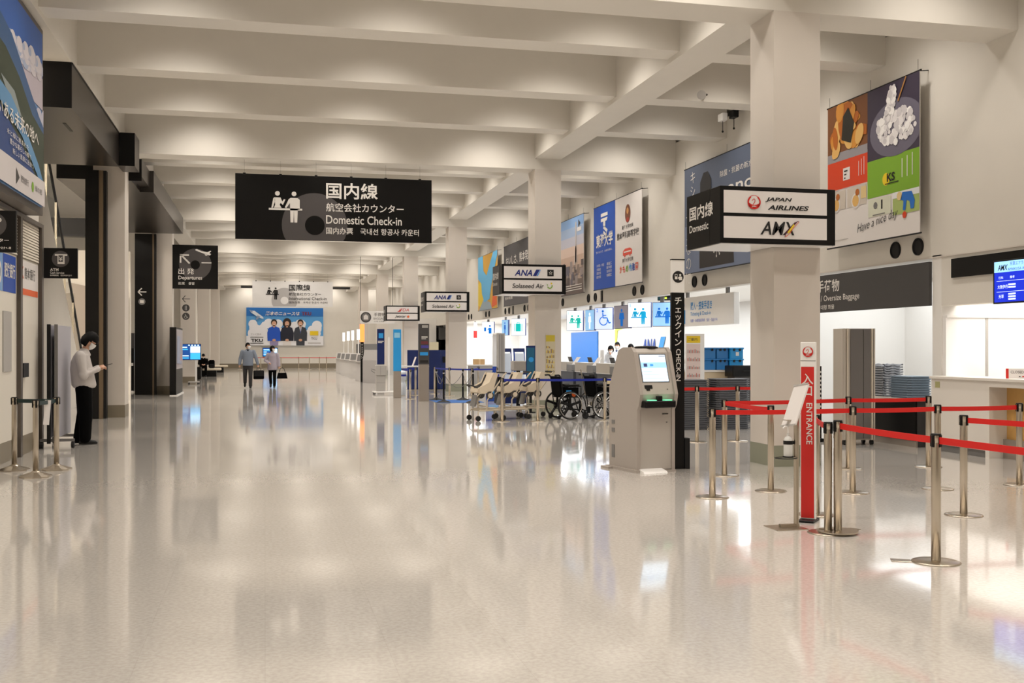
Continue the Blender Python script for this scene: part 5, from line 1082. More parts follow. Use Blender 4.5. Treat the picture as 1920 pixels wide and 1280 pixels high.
# ================================================================== LEFT SIDE: bank wall
FRM = M('frame_grey', (92, 84, 78), .4, metal=.3)
t = thing('picture_billboard', 'large landscape billboard with mountains, rivers and white lettering above the bank wall', 'billboard', (-3.07, 15.98, 3.50)); Lb, Hb = 5.0, 2.44; Lv = 3.02      # the sheet shows the right part of a wider print, cut where the beam starts
obj('cabinet', MB().box(-.28, -Lv, -.10, -.02, .16, Hb + .10), FRM, t); obj('sheet', MB().box(-.02, -Lv, 0, 0, 0, Hb), M('bb_sky', (110, 150, 200), .45), t)
P = Print(t, (0, -Lb, 0), Y, Z, .004); P.clip = (Lb - Lv, 0, Lb, Hb)
P.rect(0, Hb*.72, Lb, Hb, M('bb_blue', (40, 92, 172), .45), 0); P.rect(0, Hb*.56, Lb, Hb*.74, M('bb_dusk', (186, 176, 186), .45), 1); rn = random.Random(6)
for k in range(60):
    a = (k * .618) % 1; b = (k * .377) % 1; P.disc(Lb*(.52 + .5*a), Hb*(.93 - .30*a*(.5 + .5*b) - .22*b), .06 + .16*((k*.29) % 1), M('bb_cloud_%d' % (k % 3), [(206, 200, 206), (188, 186, 200), (160, 172, 198)][k % 3], .45), 2 + .03*k, 'clouds', 12, .6)
P.poly([(0, Hb*.30), (0, Hb*.86), (Lb*.45, Hb*.84), (Lb*.62, Hb*.78), (Lb*.80, Hb*.62), (Lb*.94, Hb*.50), (Lb, Hb*.46), (Lb, Hb*.30)], M('bb_far_mountain', (44, 84, 130), .45), 4, 'mountain')
P.poly([(0, Hb*.25), (0, Hb*.70), (Lb*.55, Hb*.68), (Lb*.70, Hb*.60), (Lb*.85, Hb*.47), (Lb, Hb*.42), (Lb, Hb*.12)], M('bb_forest', (44, 58, 42), .45), 5, 'forest')
P.poly([(Lb*.5, Hb*.52), (Lb*.64, Hb*.50), (Lb*.72, Hb*.40), (Lb*.66, Hb*.40), (Lb*.56, Hb*.46)], M('bb_town', (140, 150, 150), .45), 6, 'town')
P.poly([(Lb*.40, Hb*.50), (Lb*.60, Hb*.46), (Lb*.78, Hb*.34), (Lb*.92, Hb*.22), (Lb, Hb*.12), (Lb, Hb*.06), (Lb*.90, Hb*.16), (Lb*.72, Hb*.30), (Lb*.40, Hb*.42)], M('bb_river', (94, 146, 190), .45), 7, 'river')
P.poly([(0, 0), (Lb, 0), (Lb, Hb*.04), (Lb*.90, Hb*.13), (Lb*.70, Hb*.27), (Lb*.5, Hb*.36), (0, Hb*.42)], M('bb_navy', (30, 66, 128), .45), 6.5, 'dark_field')
P.rect(0, 0, Lb, Hb*.145, M('bb_strip', (214, 208, 208), .45), 8, 'white_strip')
P.text('おいある未来の地へ', Lb*.405, Hb*.315, Hb*.085, LETTER, 9, Lb*.51, .01); 
for k, s_ in enumerate(('水と緑に恵まれた', '豊かな暮らしの郷で', '新しい風景に出会う')): P.text(s_, Lb*(.55 + .03*k), Hb*(.25 - .04*k), Hb*.028, LETTER, 9, Lb*.24)
P.disc(Lb*.66, Hb*.07, .12, GREYD, 9, 'emblem', 3); P.text('肥後銀行', Lb*.70, Hb*.055, Hb*.035, GREYD, 9, Lb*.09); P.disc(Lb*.84, Hb*.07, .07, GREEN, 9, 'emblem', 14); P.text('緑の郷', Lb*.87, Hb*.055, Hb*.035, GREYM, 9, Lb*.09)
P.build()
t = thing('bank_frontage', 'bank machine frontage with grey mullions, louvres and white panels', 'frontage', (-3.36, 17.2, 0))   # local Y runs back towards -Y
for yy in (0.0, -1.42, -2.80): obj('mullion', MB().box(0, yy - .07, 0, .07, yy + .05, 3.33), FRM, t)
obj('head_rail', MB().box(0, -4.2, 3.33, .07, .05, 3.39), FRM, t)
for y1 in (-.07, -1.49, -2.87):
    y0 = y1 - 1.28
    lv = obj('louvre_frame', MB().box(0, y0, 2.78, .02, y1, 3.33), M('louvre_back', (150, 142, 128), .5), t)
    for k in range(13):
        b = MB(); b.m = Matrix.Translation((.025, 0, 2.81 + .041*k)) @ Matrix.Rotation(math.radians(-14), 4, 'Y'); b.box(-.003, y0 + .02, -.015, .004, y1 - .02, .015); obj('louvre_slat', b, M('louvre_slat', (228, 220, 206), .5), lv)
    obj('lower_panel', MB().box(0, y0, .27, .015, y1, 2.78), M('bank_white', (224, 218, 206), .45), t); obj('skirting', MB().box(0, y0, 0, .02, y1, .27), SKIRTB, t)
P = Print(t, (.015, -1.35, 0), Y, Z, .003); P.rect(.02, 2.26, 1.24, 2.76, PAPER, 0, 'bank_sign'); P.rect(.04, 2.27, 1.22, 2.36, ORANGE, 1, 'orange_strip'); P.text('K', .10, 2.50, .17, ORANGE, 1, .18, .03); P.text('熊本銀行', .34, 2.50, .17, GREYM, 1, .70, .01); P.build()
P = Print(t, (.015, -2.77, 0), Y, Z, .003); P.rect(.50, 2.26, 1.22, 2.76, BLUEP, 0, 'blue_bank_sign'); P.text('肥後銀行', .56, 2.45, .20, LETTER, 1, .60, .02); P.rect(.02, 2.26, .48, 2.76, M('bank_pale_blue', (120, 160, 210), .5), 0, 'blue_bank_sign'); P.ring(.25, 2.5, .10, .16, LETTER, 1, 'emblem'); P.build()
obj('intercom', MB().box(.015, -1.32, 1.10, .07, -.98, 1.30), BLACKM, t)
obj('notice_frame', MB().box(.015, -2.3, 1.2, .03, -1.85, 2.0), GREYL, t)
# ---- belt posts with dark green belt
G1, G2, G3 = gz(27, 881), gz(67, 893.5), gz(106, 880)
stanchion('steel post with an octagonal foot and dark green belt, tight against the bank wall', G1, [G3], BELTG, cone=True, br=.185)
stanchion('steel post with an octagonal foot, standing furthest out of the green belt group', G2, [G3], BELTG, cone=True, br=.185)
t = stanchion('steel post with an octagonal foot beside the wheeled partition', G3, [], BELTG, cone=True, br=.185)
d = (G2 - G3); o = obj('hanging_notice', MB().box(-.035, -.002, -.27, .035, .002, .03), PAPER, t, loc=tuple(d * .42 + Vector((0, -.012, .85)))); o.rotation_euler = (0, .08, .5)
# ---- wheeled partition
t = thing('wheeled_partition', 'pale lilac grey folding partition on wheels beside the bank wall', 'partition', (-3.08, 16.95, 0), 0); LIL = M('partition_lilac', (176, 174, 182), .5)
obj('panel', MB().box(0, .05, .16, .035, 1.15, 1.86, .004), LIL, t); obj('panel', MB().box(-.09, .0, .16, -.055, 1.10, 1.86, .004), LIL, t); obj('panel_post', MB().box(-.005, .0, .08, .04, .045, 1.87), GREYM, t); obj('panel_post', MB().box(-.10, -.05, .08, -.05, -.005, 1.87), BLACKM, t)
for yy in (.1, 1.05):
    obj('foot_bar', MB().box(-.22, yy - .03, .10, .26, yy + .03, .14), GREYM, t)
    for xx in (-.20, .24): obj('wheel', MB().cyl((xx - .02, yy, .05), (xx + .02, yy, .05), .05, n=14), RUBBER, t)
# ---- entrance canopies, door jambs
BRZ = DARKM
t = thing('entrance_canopy', 'dark bronze entrance canopy beam beyond the landscape billboard', 'canopy', (-3.0, 17.93, 5.34)); obj('beam', MB().box(-1.7, .0, 0, 0, 5.5, .73), BRZ, t); obj('end_face', MB().box(-1.7, -.02, 0, 0.0, 0, .73), BLACK, t); obj('top_trim', MB().box(0, 0, .70, .012, 5.5, .73), BLACK, t); obj('soffit_slot', MB().box(-.35, 1.2, -.006, -.30, 1.9, 0), BLACK, t)
t = thing('canopy_bulkhead', 'short black bulkhead box projecting in front of the first entrance column', 'canopy', (-2.68, 23.45, 5.36)); obj('box', MB().box(-.34, 0, 0, 0, .80, .70), BRZ, t); obj('end_face', MB().box(-.34, -.02, 0, 0, 0, .70), BLACK, t)
c1 = gz(272, 352, 5.30); c2 = gz(334, 438, 5.30)
t = thing('second_canopy', 'long dark bronze canopy over the second entrance', 'canopy', (-2.62, 25.1, 5.30)); obj('beam', MB().box(-1.9, 0.0, 0, -.32, 11.2, .50), BRZ, t); obj('end_face', MB().box(-1.9, -.02, 0, -.10, 0, .50), BLACK, t); obj('front_box', MB().box(-.32, 1.6, -.02, .0, 11.0, .50), BRZ, t); obj('filler', MB().box(-.32, 0, .1, -.10, 1.6, .50), BRZ, t)
t = thing('door_jamb', 'black door jamb with a bronze strip in front of the first entrance column', 'door frame', (-3.75, 24.0, 0)); obj('post', MB().box(0, 0, 0, .27, .24, 5.34), BLACK, t); obj('bronze_strip', MB().box(.27, 0.02, 0, .36, .22, 5.34), BRASS, t); obj('edge', MB().box(.36, .05, 0, .42, .24, 5.34), BLACKM, t)
t = thing('door_jamb', 'wide black door jamb with a white arrow at the second entrance', 'door frame', (-4.15, 36.3, 0)); obj('post', MB().box(0, 0, 0, .54, .22, 5.28), BLACK, t); obj('bronze_strip', MB().box(.54, .02, 0, .60, .2, 5.28), BRASS, t); obj('edge', MB().box(.60, .02, 0, .66, .22, 5.28), BLACKM, t)
P = Print(t, (0, 0, 0), X, Z, .004); zz = gy(267, 547, 36.3).z; P.line([(.10, zz), (.36, zz)], .035, LETTER, 0, 'arrow'); P.line([(.22, zz + .12), (.10, zz), (.22, zz - .12)], .035, LETTER, 0, 'arrow'); P.disc(.22, zz - .32, .11, GREYM, 0, 'pictogram_disc', 20); P.rect(.16, zz - .37, .28, zz - .27, LETTER, 1, 'pictogram'); P.build()
# ---- lobby interior seen through the openings: escalator, glass, desk
t = thing('escalator', 'escalator side with a sloping white wall and glass balustrade inside the lobby', 'escalator', (-4.75, 17.6, 0))
obj('side_wall', MB().prism([(0, 0), (12.3, 0), (12.3, .7), (7.7, 4.84), (5.6, 6.8), (0, 6.8)], 'x', -.25, 0), PLASTER, t)
obj('glass_panel', MB().prism([(5.7, 6.8), (7.75, 4.88), (12.3, .75), (13.4, 1.0), (9.3, 5.1), (7.5, 6.8)], 'x', -.14, -.12), GLASS, t); obj('handrail', MB().tube([(-.13, 7.5, 6.8), (-.13, 9.3, 5.1), (-.13, 13.4, 1.0), (-.13, 13.5, .7)], .04, 8), BLACKM, t)
for k in range(4): obj('glass_post', MB().box(-.16, 8.2 + 1.15*k, 4.46 - 1.03*k, -.10, 8.24 + 1.15*k, 6.05 - 1.03*k), STEEL, t)
t = thing('lobby_beam', 'black beam crossing the lobby behind the escalator', 'beam', (-9.9, 32.0, 4.76)); obj('girder', MB().box(0, 0, 0, 6.0, .3, .47), BLACK, t); obj('flange', MB().box(0, -.05, -.05, 6.0, .35, 0), BLACKM, t)
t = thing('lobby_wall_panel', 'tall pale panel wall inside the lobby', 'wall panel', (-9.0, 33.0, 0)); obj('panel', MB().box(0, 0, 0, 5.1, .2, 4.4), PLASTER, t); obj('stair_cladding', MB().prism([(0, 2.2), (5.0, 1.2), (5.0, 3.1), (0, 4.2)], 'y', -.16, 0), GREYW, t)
t = thing('lobby_desk', 'black lobby desk with white ledges behind the first entrance column', 'desk', gz(240, 737) + Vector((-.5, .6, 0))); obj('body', MB().box(-.5, 0, .05, .62, .5, 1.52), BLACK, t); obj('ledge', MB().box(-.5, -.05, .92, .60, 0, 1.02), WHITEG, t); obj('foot_ledge', MB().box(-.5, -.08, 0, .60, 0, .06), WHITEG, t); obj('upright', MB().box(.35, .1, 1.52, .62, .4, 2.05), GREYD, t); obj('cable', MB().tube([(.42 + .06*math.cos(q), -.02, .62 + .08*math.sin(q)) for q in [k*.5 for k in range(11)]] + [(.46, -.02, .40), (.36, -.02, .2)], .010, 6), GREYL, t)
# pictograms on the third entrance column
yy = COLY[4]; t = thing('column_pictograms', 'grey arrow and two round pictograms on a distant entrance column', 'sign', (-3.42, yy, 2.6)); obj('backing', MB().box(-.2, -.006, 0, .2, -.001, 1.3), PLASTER2, t); P = Print(t, (-.2, -.006, 0), X, Z, .004); P.line([(.05, 1.12), (.38, 1.12)], .03, GREYD, 0, 'arrow'); P.line([(.18, 1.27), (.05, 1.12), (.18, .97)], .03, GREYD, 0, 'arrow')
for z in (.72, .35): P.disc(.2, z, .16, GREYD, 0, 'pictogram_disc', 26)
P.rect(.16, .62, .19, .82, DISCL, 1, 'pictogram'); P.rect(.21, .62, .24, .82, DISCL, 1, 'pictogram'); pict_wheelchair(P, .12, .25, .2, LETTER, 1); P.build()
# ---- information board, flight screen, benches
t = thing('information_board', 'freestanding black information board with a pale map on its side', 'board', gz(318, 742)); obj('slab', MB().box(0, 0, .03, .20, 2.7, 2.2), BLACK, t); obj('base', MB().box(-.0, -.0, 0, .24, 2.7, .03), WHITEG, t); P = Print(t, (.20, 0, 0), Y, Z, .004); P.rect(.05, .85, 2.65, 2.14, M('map_pale', (170, 164, 168), .4), 0, 'map'); rn = random.Random(9)
for k in range(14): P.rect(.2 + 2.1*rn.random(), .95 + .9*rn.random(), .3 + 2.2*rn.random(), 1.0 + 1.0*rn.random(), [M('map_rose', (186, 150, 152), .4), M('map_ice', (150, 160, 186), .4)][k % 2], 1 + k*.1, 'map_print')
P.build()
t = flight_screen('flight_stand', 'blue flight display on a wheeled white stand behind the information board', gz(353, 719.5), 1.05, .70, 1.02); obj('stand_post', MB().box(.28, .02, .08, .36, .08, 1.05), WHITEG, t); obj('foot_bar', MB().box(.0, -.25, .06, .45, .35, .10), GREYL, t)
for xx, yy in ((.03, -.2), (.42, -.2), (.03, .3), (.42, .3)): obj('wheel', MB().cyl((xx - .02, yy, .04), (xx + .02, yy, .04), .04, n=10), RUBBER, t)
t = thing('black_cabinet', 'black cabinet behind the flight display', 'cabinet', gz(352, 712) + Vector((-.25, .3, 0))); obj('body', MB().box(-.3, 0, .04, .85, .5, .62, .01), BLACK, t); obj('upper_box', MB().box(-.3, .05, .62, .2, .45, 1.1), BLACKM, t); obj('plinth', MB().box(-.26, .04, 0, .8, .46, .04), BLACKM, t)
def bench(label, x0, x1, y):
    t = thing('bench', label, 'bench', (x0, y, 0)); L = x1 - x0; obj('cushion', MB().box(0, 0, .34, L, .6, .46, .03), M('bench_cream', (226, 214, 194), .6), t); obj('base', MB().box(.04, .05, 0, L - .25, .55, .34), BLACK, t); return t
b1 = gz(366, 706); bench('cream topped black bench with a seated person', b1.x, b1.x + 1.35, b1.y); b2 = gz(404, 698); bench('cream topped black bench beyond the seated person', b2.x - .2, b2.x + .75, b2.y)
# ================================================================== PEOPLE
def fuse(mb, name, mat, vox=.014, smooth=4):
    me = mb.mesh('tmp', mat); o = bpy.data.objects.new('tmp', me); COL.objects.link(o)
    r = o.modifiers.new('r', 'REMESH'); r.mode = 'VOXEL'; r.voxel_size = vox; r.use_smooth_shade = True
    s = o.modifiers.new('s', 'SMOOTH'); s.factor = .5; s.iterations = smooth
    dg = bpy.context.evaluated_depsgraph_get(); dg.update(); m2 = bpy.data.meshes.new_from_object(o.evaluated_get(dg)); m2.name = name
    bpy.data.objects.remove(o); bpy.data.meshes.remove(me)
    if not m2.materials: m2.materials.append(mat)
    for p in m2.polygons: p.use_smooth = True
    return m2
def loft(mb, secs, n=18):
    """stacked horizontal ellipses: (x, y, z, rx, ry)"""
    vs = []; fs = []; k = len(secs)
    for x, y, z, rx, ry in secs:
        for j in range(n):
            a = 2*math.pi*j/n; vs.append((x + rx*math.cos(a), y + ry*math.sin(a), z))
    for i in range(k - 1):
        for j in range(n):
            j2 = (j + 1) % n; fs.append((i*n+j, i*n+j2, (i+1)*n+j2, (i+1)*n+j))
    fs += [tuple(reversed(range(n))), tuple((k-1)*n + j for j in range(n))]
    mb._add(vs, fs)
def limb(mb, pts, rad): 
    mb.tube(pts, rad, 12)
    for p, r in zip(pts, rad): mb.ball(p, r * .98, 12, 8)
def person(label, loc, rz, S_, vox=.016):
    t = thing('person', label, 'person', loc, rz); A = S_; sc = A.get('scale', 1.0); t.scale = (sc, sc, sc)
    hd = Vector(A['head']); pitch = A.get('pitch', 0); yaw = A.get('yaw', 0)
    HM = Matrix.Translation(hd) @ Matrix.Rotation(yaw, 4, 'Z') @ Matrix.Rotation(pitch, 4, 'Y')
    nb = Vector(A['neck'])
    # ---- body: one fused surface of skin
    b = MB()
    loft(b, [(x, y, z, rx * .84, ry * .84) for x, y, z, rx, ry in A['torso']])
    limb(b, [nb - Vector((0, 0, .04)), nb.lerp(hd, .6)], [.058, .052])
    for leg in A['legs']: limb(b, [Vector(p) for p in leg], [.075, .052, .036])
    for arm in A['arms']:
        s, e, w_, h_ = [Vector(p) for p in arm]; limb(b, [s, e, w_], [.046, .036, .026])
        d = (h_ - w_).normalized(); up = Vector((0, 0, 1)); sd = d.cross(up).normalized() if abs(d.z) < .95 else Vector((0, 1, 0)); nn = sd.cross(d).normalized()
        palm = w_ + d * .05
        b.tube([w_, palm, w_ + d * .085], [.024, .034, .028], 10)
        curl = A.get('curl', .5)
        for k in range(4):
            root = w_ + d * .08 + sd * (.024 - .016 * k); L = (.066, .074, .070, .056)[k]
            q1 = root + (d * math.cos(curl*.5) - nn * math.sin(curl*.5)) * L * .5; q2 = q1 + (d * math.cos(curl*1.6) - nn * math.sin(curl*1.6)) * L * .5
            b.tube([root, q1, q2], [.0095, .0085, .007], 6)
        th = w_ + d * .03 + sd * .028; b.tube([th, th + (d + sd).normalized() * .035, th + (d * 1.4 + sd * .5).normalized() * .062], [.011, .010, .008], 6)
    hb = MB(); hb.ball((0, 0, 0), 1, 20, 14)
    for i, v in enumerate(hb.v):
        x, y, z = v; tap = 1 - .26 * max(0, -z) ** 1.3
        b_ = (x * .098 * (tap if x < 0 else 1) + .012 * max(0, -z), y * .078 * tap, z * .122); hb.v[i] = b_
    hb.ball((.100, 0, -.022), .018, 8, 6, (1.1, .8, 1.3))
    for sy in (-1, 1): hb.ball((-.008, sy*.080, -.012), .028, 8, 6, (.7, .35, 1.15))
    b.m = HM; b._add(hb.v, hb.f); b.m = Matrix()
    obj('body', fuse(b, 'body', SKIN, vox * .75, 2), SKIN, t)
    # ---- face
    ey = MB(); ey.m = HM
    for sy in (-1, 1): ey.ball((.088, sy*.032, .010), .011, 8, 6, (.6, 1.3, .8)); ey.box(.088, sy*.032 - .018, .030, .096, sy*.032 + .018, .036)
    obj('eyes', ey, INK, t)
    if A.get('mask', True):
        mk = MB(); mk.ball((0, 0, 0), 1, 20, 16)
        keep = []
        for f in mk.f:
            c = sum((Vector(mk.v[i]) for i in f), Vector()) / len(f)
            if c.x > .30 and -.92 < c.z < -.08: keep.append(f)
        mk.f = keep
        for i, (x, y, z) in enumerate(mk.v):
            tap = 1 - .24 * max(0, -z) ** 1.3; mk.v[i] = tuple(HM @ Vector((x * .112 + .012 * max(0, -z) + .006 * (1 - abs(y)), y * .086 * tap, z * .124)))
        m = obj('face_mask', mk, MASKW, t, False); sol = m.modifiers.new('t', 'SOLIDIFY'); sol.thickness = .004; sol.offset = 1
        for p in m.data.polygons: p.use_smooth = True
    hr = MB(); hr.ball((0, 0, 0), 1, 24, 18); keep = []; ln = A.get('hair_low', -.25)
    for f in hr.f:
        c = sum((Vector(hr.v[i]) for i in f), Vector()) / len(f)
        if c.z > A.get('fringe', .36) or (c.x < .18 and c.z > .0) or (c.x < -.05 and c.z > ln) or (A.get('bob') and c.x < .35 and abs(c.y) > .35 and c.z > ln): keep.append(f)
    hr.f = keep; gr = A.get('hair_grow', 1.0)
    for i, (x, y, z) in enumerate(hr.v):
        w_ = .004 * math.sin(17*x + 9*y) * math.cos(13*z); hr.v[i] = tuple(HM @ Vector((x * (.108 + w_) * gr - .006, y * (.090 + w_) * gr, z * (.133 + w_) * (gr if z > 0 else 1.0) + .006)))
    m = obj('hair', hr, HAIR, t); sol = m.modifiers.new('t', 'SOLIDIFY'); sol.thickness = .018; sol.offset = -1
    for p in m.data.polygons: p.use_smooth = True
    # ---- clothes
    sh = MB(); loft(sh, A['torso']); s = A.get('sleeve', (.068, .058, .046))
    for arm in A['arms']:
        p0, p1, p2 = Vector(arm[0]), Vector(arm[1]), Vector(arm[2]); end = p1.lerp(p2, A.get('cuff', .92)); limb(sh, [p0, p1, end], list(s))
    loft(sh, [(nb.x, nb.y, nb.z - .07, .11, .13), (nb.x + .005, nb.y, nb.z + .01, .068, .075), (nb.x + .012, nb.y, nb.z + .035, .064, .068)])
    obj(A.get('top_name', 'shirt'), fuse(sh, 'shirt', A['top'], vox, 3), A['top'], t)
    tr = MB(); hz = A['torso'][0]; pz = A['hip_z']
    loft(tr, [(hz[0], 0, pz - .16, hz[3]*.78, hz[4]*.86), (hz[0], 0, pz, hz[3]*.82, hz[4]*.92), (hz[0], 0, pz + .10, hz[3]*.76, hz[4]*.86)])
    for leg in A['legs']:
        h0, k0, a0 = [Vector(p) for p in leg]; limb(tr, [h0, k0, k0.lerp(a0, .97)], list(A.get('trouser', (.098, .078, .068))))
    obj('trousers', fuse(tr, 'trousers', A['bottom'], vox, 3), A['bottom'], t)
    for i, leg in enumerate(A['legs']):
        a0 = Vector(leg[2]); an = A.get('toe', (0, 0))[i]; pt = A.get('toe_pitch', (0, 0))[i]; s_ = MB(); s_.m = Matrix.Translation(a0 + Vector((0, 0, -.075))) @ Matrix.Rotation(an, 4, 'Z') @ Matrix.Rotation(pt, 4, 'Y')
        loft(s_, [(.045, 0, .0, .135, .045), (.045, 0, .022, .138, .047), (.035, 0, .050, .115, .043), (.0, 0, .075, .065, .040), (-.01, 0, .10, .045, .038)], 16); obj('shoe', s_, SHOE, t, True)
    if A.get('inner'):
        inn = MB(); inn.m = Matrix.Translation(nb + Vector((.085, 0, -.07))); inn.box(-.03, -.03, -.10, .012, .03, .07, .01); obj('inner_shirt', inn, A['inner'], t)
    return t
GSH = M('shirt_pale_grey', (196, 190, 186), .8, bump=.25, nscale=22)
std_torso = lambda dx=0, w_=1: [(-.0 + dx, 0, .86, .145*w_, .185*w_), (0 + dx, 0, 1.0, .14*w_, .18*w_), (-.005 + dx, 0, 1.15, .135*w_, .175*w_), (0 + dx, 0, 1.30, .135*w_, .185*w_), (-.005 + dx, 0, 1.40, .11*w_, .18*w_), (0 + dx, 0, 1.46, .07*w_, .11*w_)]
# man looking at a phone beside the entrance column
man = person('person in a pale grey shirt and black trousers looking down at a phone', gz(157, 832.5), math.radians(8), dict(
    head=(.085, 0, 1.615), neck=(.0, 0, 1.475), pitch=math.radians(32), hip_z=.90, top=GSH, bottom=CLOTHB, cuff=.95, vox=.012,
    torso=[(.01, 0, .885, .155, .19), (.005, 0, .93, .185, .205), (-.012, 0, 1.05, .178, .20), (-.03, 0, 1.18, .17, .20), (-.04, 0, 1.30, .15, .205), (-.03, 0, 1.40, .118, .195), (-.01, 0, 1.47, .07, .11)],
    legs=[((.0, .09, .88), (.0, .10, .49), (-.07, .10, .085)), ((.0, -.09, .88), (.03, -.10, .49), (.02, -.10, .085))], trouser=(.128, .104, .09),
    arms=[((-.05, .20, 1.39), (.0, .25, 1.10), (.22, .09, 1.205), (.33, .05, 1.235)), ((-.05, -.20, 1.39), (.0, -.26, 1.09), (.22, -.11, 1.19), (.33, -.06, 1.225))], sleeve=(.088, .078, .048), curl=1.0, hair_low=-.72, hair_grow=1.22, fringe=.14), .014)
ph = thing('phone', 'dark phone held in front of the standing person', 'phone', man.matrix_world @ Vector((0, 0, 0)) if False else man.location + Matrix.Rotation(math.radians(8), 3, 'Z') @ Vector((.365, -.0, 1.252)), math.radians(8))
pm = MB(); pm.m = Matrix.Rotation(math.radians(-14), 4, 'Y'); pm.box(-.06, -.036, -.004, .06, .036, .004, .003); obj('case', pm, BLACKM, ph); pm2 = MB(); pm2.m = pm.m; pm2.box(-.055, -.031, .004, .055, .031, .005); obj('screen', pm2, GREYD, ph)
# couple walking towards the camera
JKT = M('jacket_blue_grey', (126, 136, 152), .8, bump=.2, nscale=20); TRG = M('trousers_charcoal', (48, 46, 46), .8); CAR = M('cardigan_lilac', (168, 160, 172), .85, bump=.2, nscale=22)
p_man = gz(465, 727.5); p_wom = gz(511, 727.0)
person('walking person in a blue grey jacket and dark trousers carrying a black briefcase', p_man, math.radians(-92), dict(
    head=(.03, 0, 1.61), neck=(.0, 0, 1.47), yaw=math.radians(50), hip_z=.90, top=JKT, bottom=TRG, top_name='jacket', inner=CLOTHB,
    torso=[(0, 0, .86, .15, .205), (0, 0, 1.0, .15, .20), (0, 0, 1.15, .145, .20), (0, 0, 1.30, .14, .21), (0, 0, 1.40, .115, .20), (0, 0, 1.46, .07, .11)],
    legs=[((0, .09, .88), (.12, .10, .50), (.16, .10, .085)), ((0, -.10, .88), (-.02, -.11, .49), (-.22, -.12, .205))], toe_pitch=(0, .55),
    arms=[((0, .205, 1.40), (.0, .31, 1.13), (.05, .37, .90), (.055, .375, .80)), ((0, -.205, 1.40), (-.03, -.29, 1.13), (.04, -.31, .90), (.05, -.31, .80))], sleeve=(.078, .068, .055), curl=1.4, hair_low=-.3), .018)
bag = thing('briefcase', 'black soft briefcase carried by the walking person in the jacket', 'bag', p_man + Vector((.40, -.06, .34)), math.radians(15)); obj('body', MB().box(-.20, -.06, .0, .20, .06, .34, .03), CLOTHB, bag); obj('flap', MB().box(-.19, -.07, .12, .19, -.06, .33, .01), BLACKM, bag); obj('handle', MB().tube([(-.07, 0, .34), (-.07, 0, .43), (.07, 0, .43), (.07, 0, .34)], .012, 8), BLACKM, bag)
person('walking person in a lilac grey cardigan and black trousers carrying a handbag', p_wom, math.radians(-95), dict(
    head=(.02, 0, 1.61), neck=(.0, 0, 1.47), yaw=math.radians(65), hip_z=.90, top=CAR, bottom=CLOTHB, top_name='cardigan', scale=.93,
    torso=[(0, 0, .74, .16, .215), (0, 0, .90, .155, .205), (0, 0, 1.05, .14, .185), (0, 0, 1.20, .135, .18), (0, 0, 1.32, .13, .185), (0, 0, 1.40, .105, .175), (0, 0, 1.46, .065, .10)],
    legs=[((0, .085, .88), (.10, .09, .50), (.06, .08, .085)), ((0, -.085, .88), (.0, -.09, .49), (-.16, -.08, .165))], toe_pitch=(0, .4), trouser=(.09, .07, .062),
    arms=[((0, .185, 1.39), (.0, .25, 1.13), (.05, .27, .90), (.06, .27, .80)), ((0, -.185, 1.39), (-.02, -.29, 1.13), (.18, -.13, 1.02), (.26, -.05, 1.02))], sleeve=(.075, .066, .055), curl=1.3, bob=True, hair_low=-.75, hair_grow=1.08), .018)
hb_ = thing('handbag', 'black handbag held by the walking person in the cardigan', 'bag', p_wom + Vector((.36, -.08, .36)), math.radians(10)); obj('body', MB().prism([(-.20, 0), (.20, 0), (.15, .22), (-.15, .22)], 'y', -.06, .06), CLOTHB, hb_); obj('strap', MB().tube([(-.13, 0, .21), (-.07, 0, .38), (.0, 0, .42), (.07, 0, .38), (.13, 0, .21)], .011, 8), BLACKM, hb_)
# person sitting on the bench
sp = gz(378, 704) ; bx = b1
person('person in a dark coat sitting bent forward on the bench', Vector((bx.x + .42, bx.y - .05, 0)), math.radians(-85), dict(
    head=(.22, 0, 1.12), neck=(.10, 0, 1.0), pitch=math.radians(35), hip_z=.62, top=CLOTHB, bottom=CLOTHB, top_name='coat',
    torso=[(-.10, 0, .475, .17, .20), (-.08, 0, .60, .16, .20), (-.02, 0, .75, .155, .20), (.04, 0, .88, .14, .20), (.08, 0, .97, .10, .16), (.10, 0, 1.01, .06, .10)],
    legs=[((-.05, .10, .575), (.36, .12, .56), (.36, .12, .085)), ((-.05, -.10, .575), (.36, -.12, .56), (.36, -.12, .085))],
    arms=[((.04, .19, .93), (.20, .24, .70), (.42, .08, .66), (.48, .04, .66)), ((.04, -.19, .93), (.20, -.24, .70), (.42, -.08, .66), (.48, -.04, .66))], curl=.9, hair_low=-.3), .02)
# rucksack beside the seated person
t = thing('rucksack', 'dark rucksack on the bench beside the seated person', 'bag', (bx.x + .85, bx.y + .15, .46)); obj('body', MB().box(-.16, -.1, 0, .16, .12, .44, .05), CLOTHB, t); obj('pocket', MB().box(-.12, -.14, .05, .12, -.1, .22, .02), BLACKM, t)
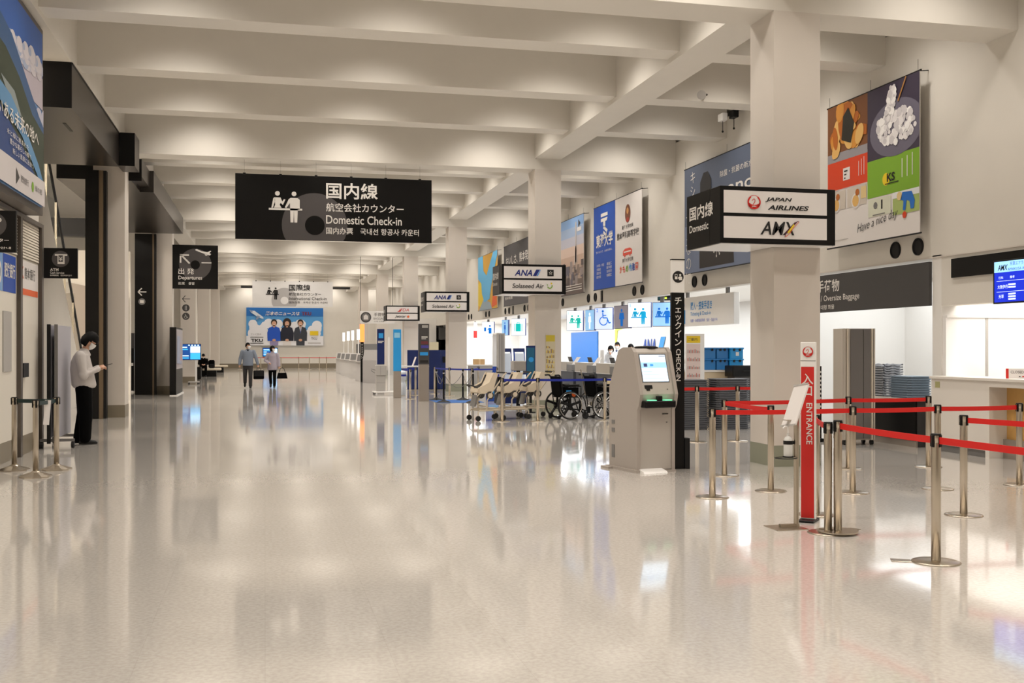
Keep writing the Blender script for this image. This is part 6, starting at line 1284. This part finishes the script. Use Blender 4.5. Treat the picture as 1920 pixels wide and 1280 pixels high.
# staff behind the counter
BLO = M('blouse_white', (226, 228, 232), .8, bump=.15, nscale=20)
c = gx(1147, 690, 10.75); person('staff member in a white blouse with a hand at the mask, behind the counter', Vector((c.x, c.y, 0)), math.radians(-140), dict(
    head=(.06, 0, 1.545), neck=(.0, 0, 1.43), pitch=.25, yaw=.2, hip_z=.88, top=BLO, bottom=CLOTHB, top_name='blouse', scale=.95, inner=CLOTHB,
    torso=std_torso(0, .93), legs=[((0, .085, .86), (.02, .09, .48), (0, .09, .085)), ((0, -.085, .86), (.02, -.09, .48), (0, -.09, .085))],
    arms=[((0, .175, 1.37), (.12, .22, 1.17), (.14, .06, 1.38), (.15, .03, 1.46)), ((0, -.175, 1.37), (.03, -.23, 1.12), (.20, -.14, 1.0), (.28, -.1, .99))], sleeve=(.066, .058, .046), curl=1.0, bob=True, hair_low=-.5, hair_grow=1.14), .018)
c = gx(1158, 690, 11.3); person('staff member in a white blouse with a dark scarf, half behind a colleague', Vector((c.x, c.y, 0)), math.radians(-130), dict(
    head=(.03, 0, 1.60), neck=(.0, 0, 1.46), pitch=.1, hip_z=.90, top=BLO, bottom=CLOTHB, top_name='blouse', inner=NAVY, scale=1.0,
    torso=std_torso(0, .95), legs=[((0, .085, .88), (.02, .09, .48), (0, .09, .085)), ((0, -.085, .88), (.02, -.09, .48), (0, -.09, .085))],
    arms=[((0, .18, 1.40), (.05, .24, 1.13), (.20, .16, 1.0), (.28, .12, .99)), ((0, -.18, 1.40), (.05, -.24, 1.13), (.20, -.16, 1.0), (.28, -.12, .99))], curl=.8, hair_low=-.3), .018)
c = gx(1184, 690, 11.0); person('staff member in a white blouse further along, mostly hidden by the kiosk', Vector((c.x, c.y, 0)), math.radians(-150), dict(
    head=(.03, 0, 1.58), neck=(.0, 0, 1.45), pitch=.3, hip_z=.90, top=BLO, bottom=CLOTHB, top_name='blouse', scale=.97,
    torso=std_torso(0, .95), legs=[((0, .085, .88), (.02, .09, .48), (0, .09, .085)), ((0, -.085, .88), (.02, -.09, .48), (0, -.09, .085))],
    arms=[((0, .18, 1.40), (.05, .24, 1.13), (.20, .16, 1.0), (.28, .12, .99)), ((0, -.18, 1.40), (.05, -.24, 1.13), (.20, -.16, 1.0), (.28, -.12, .99))], curl=.8, hair_low=-.3), .018)
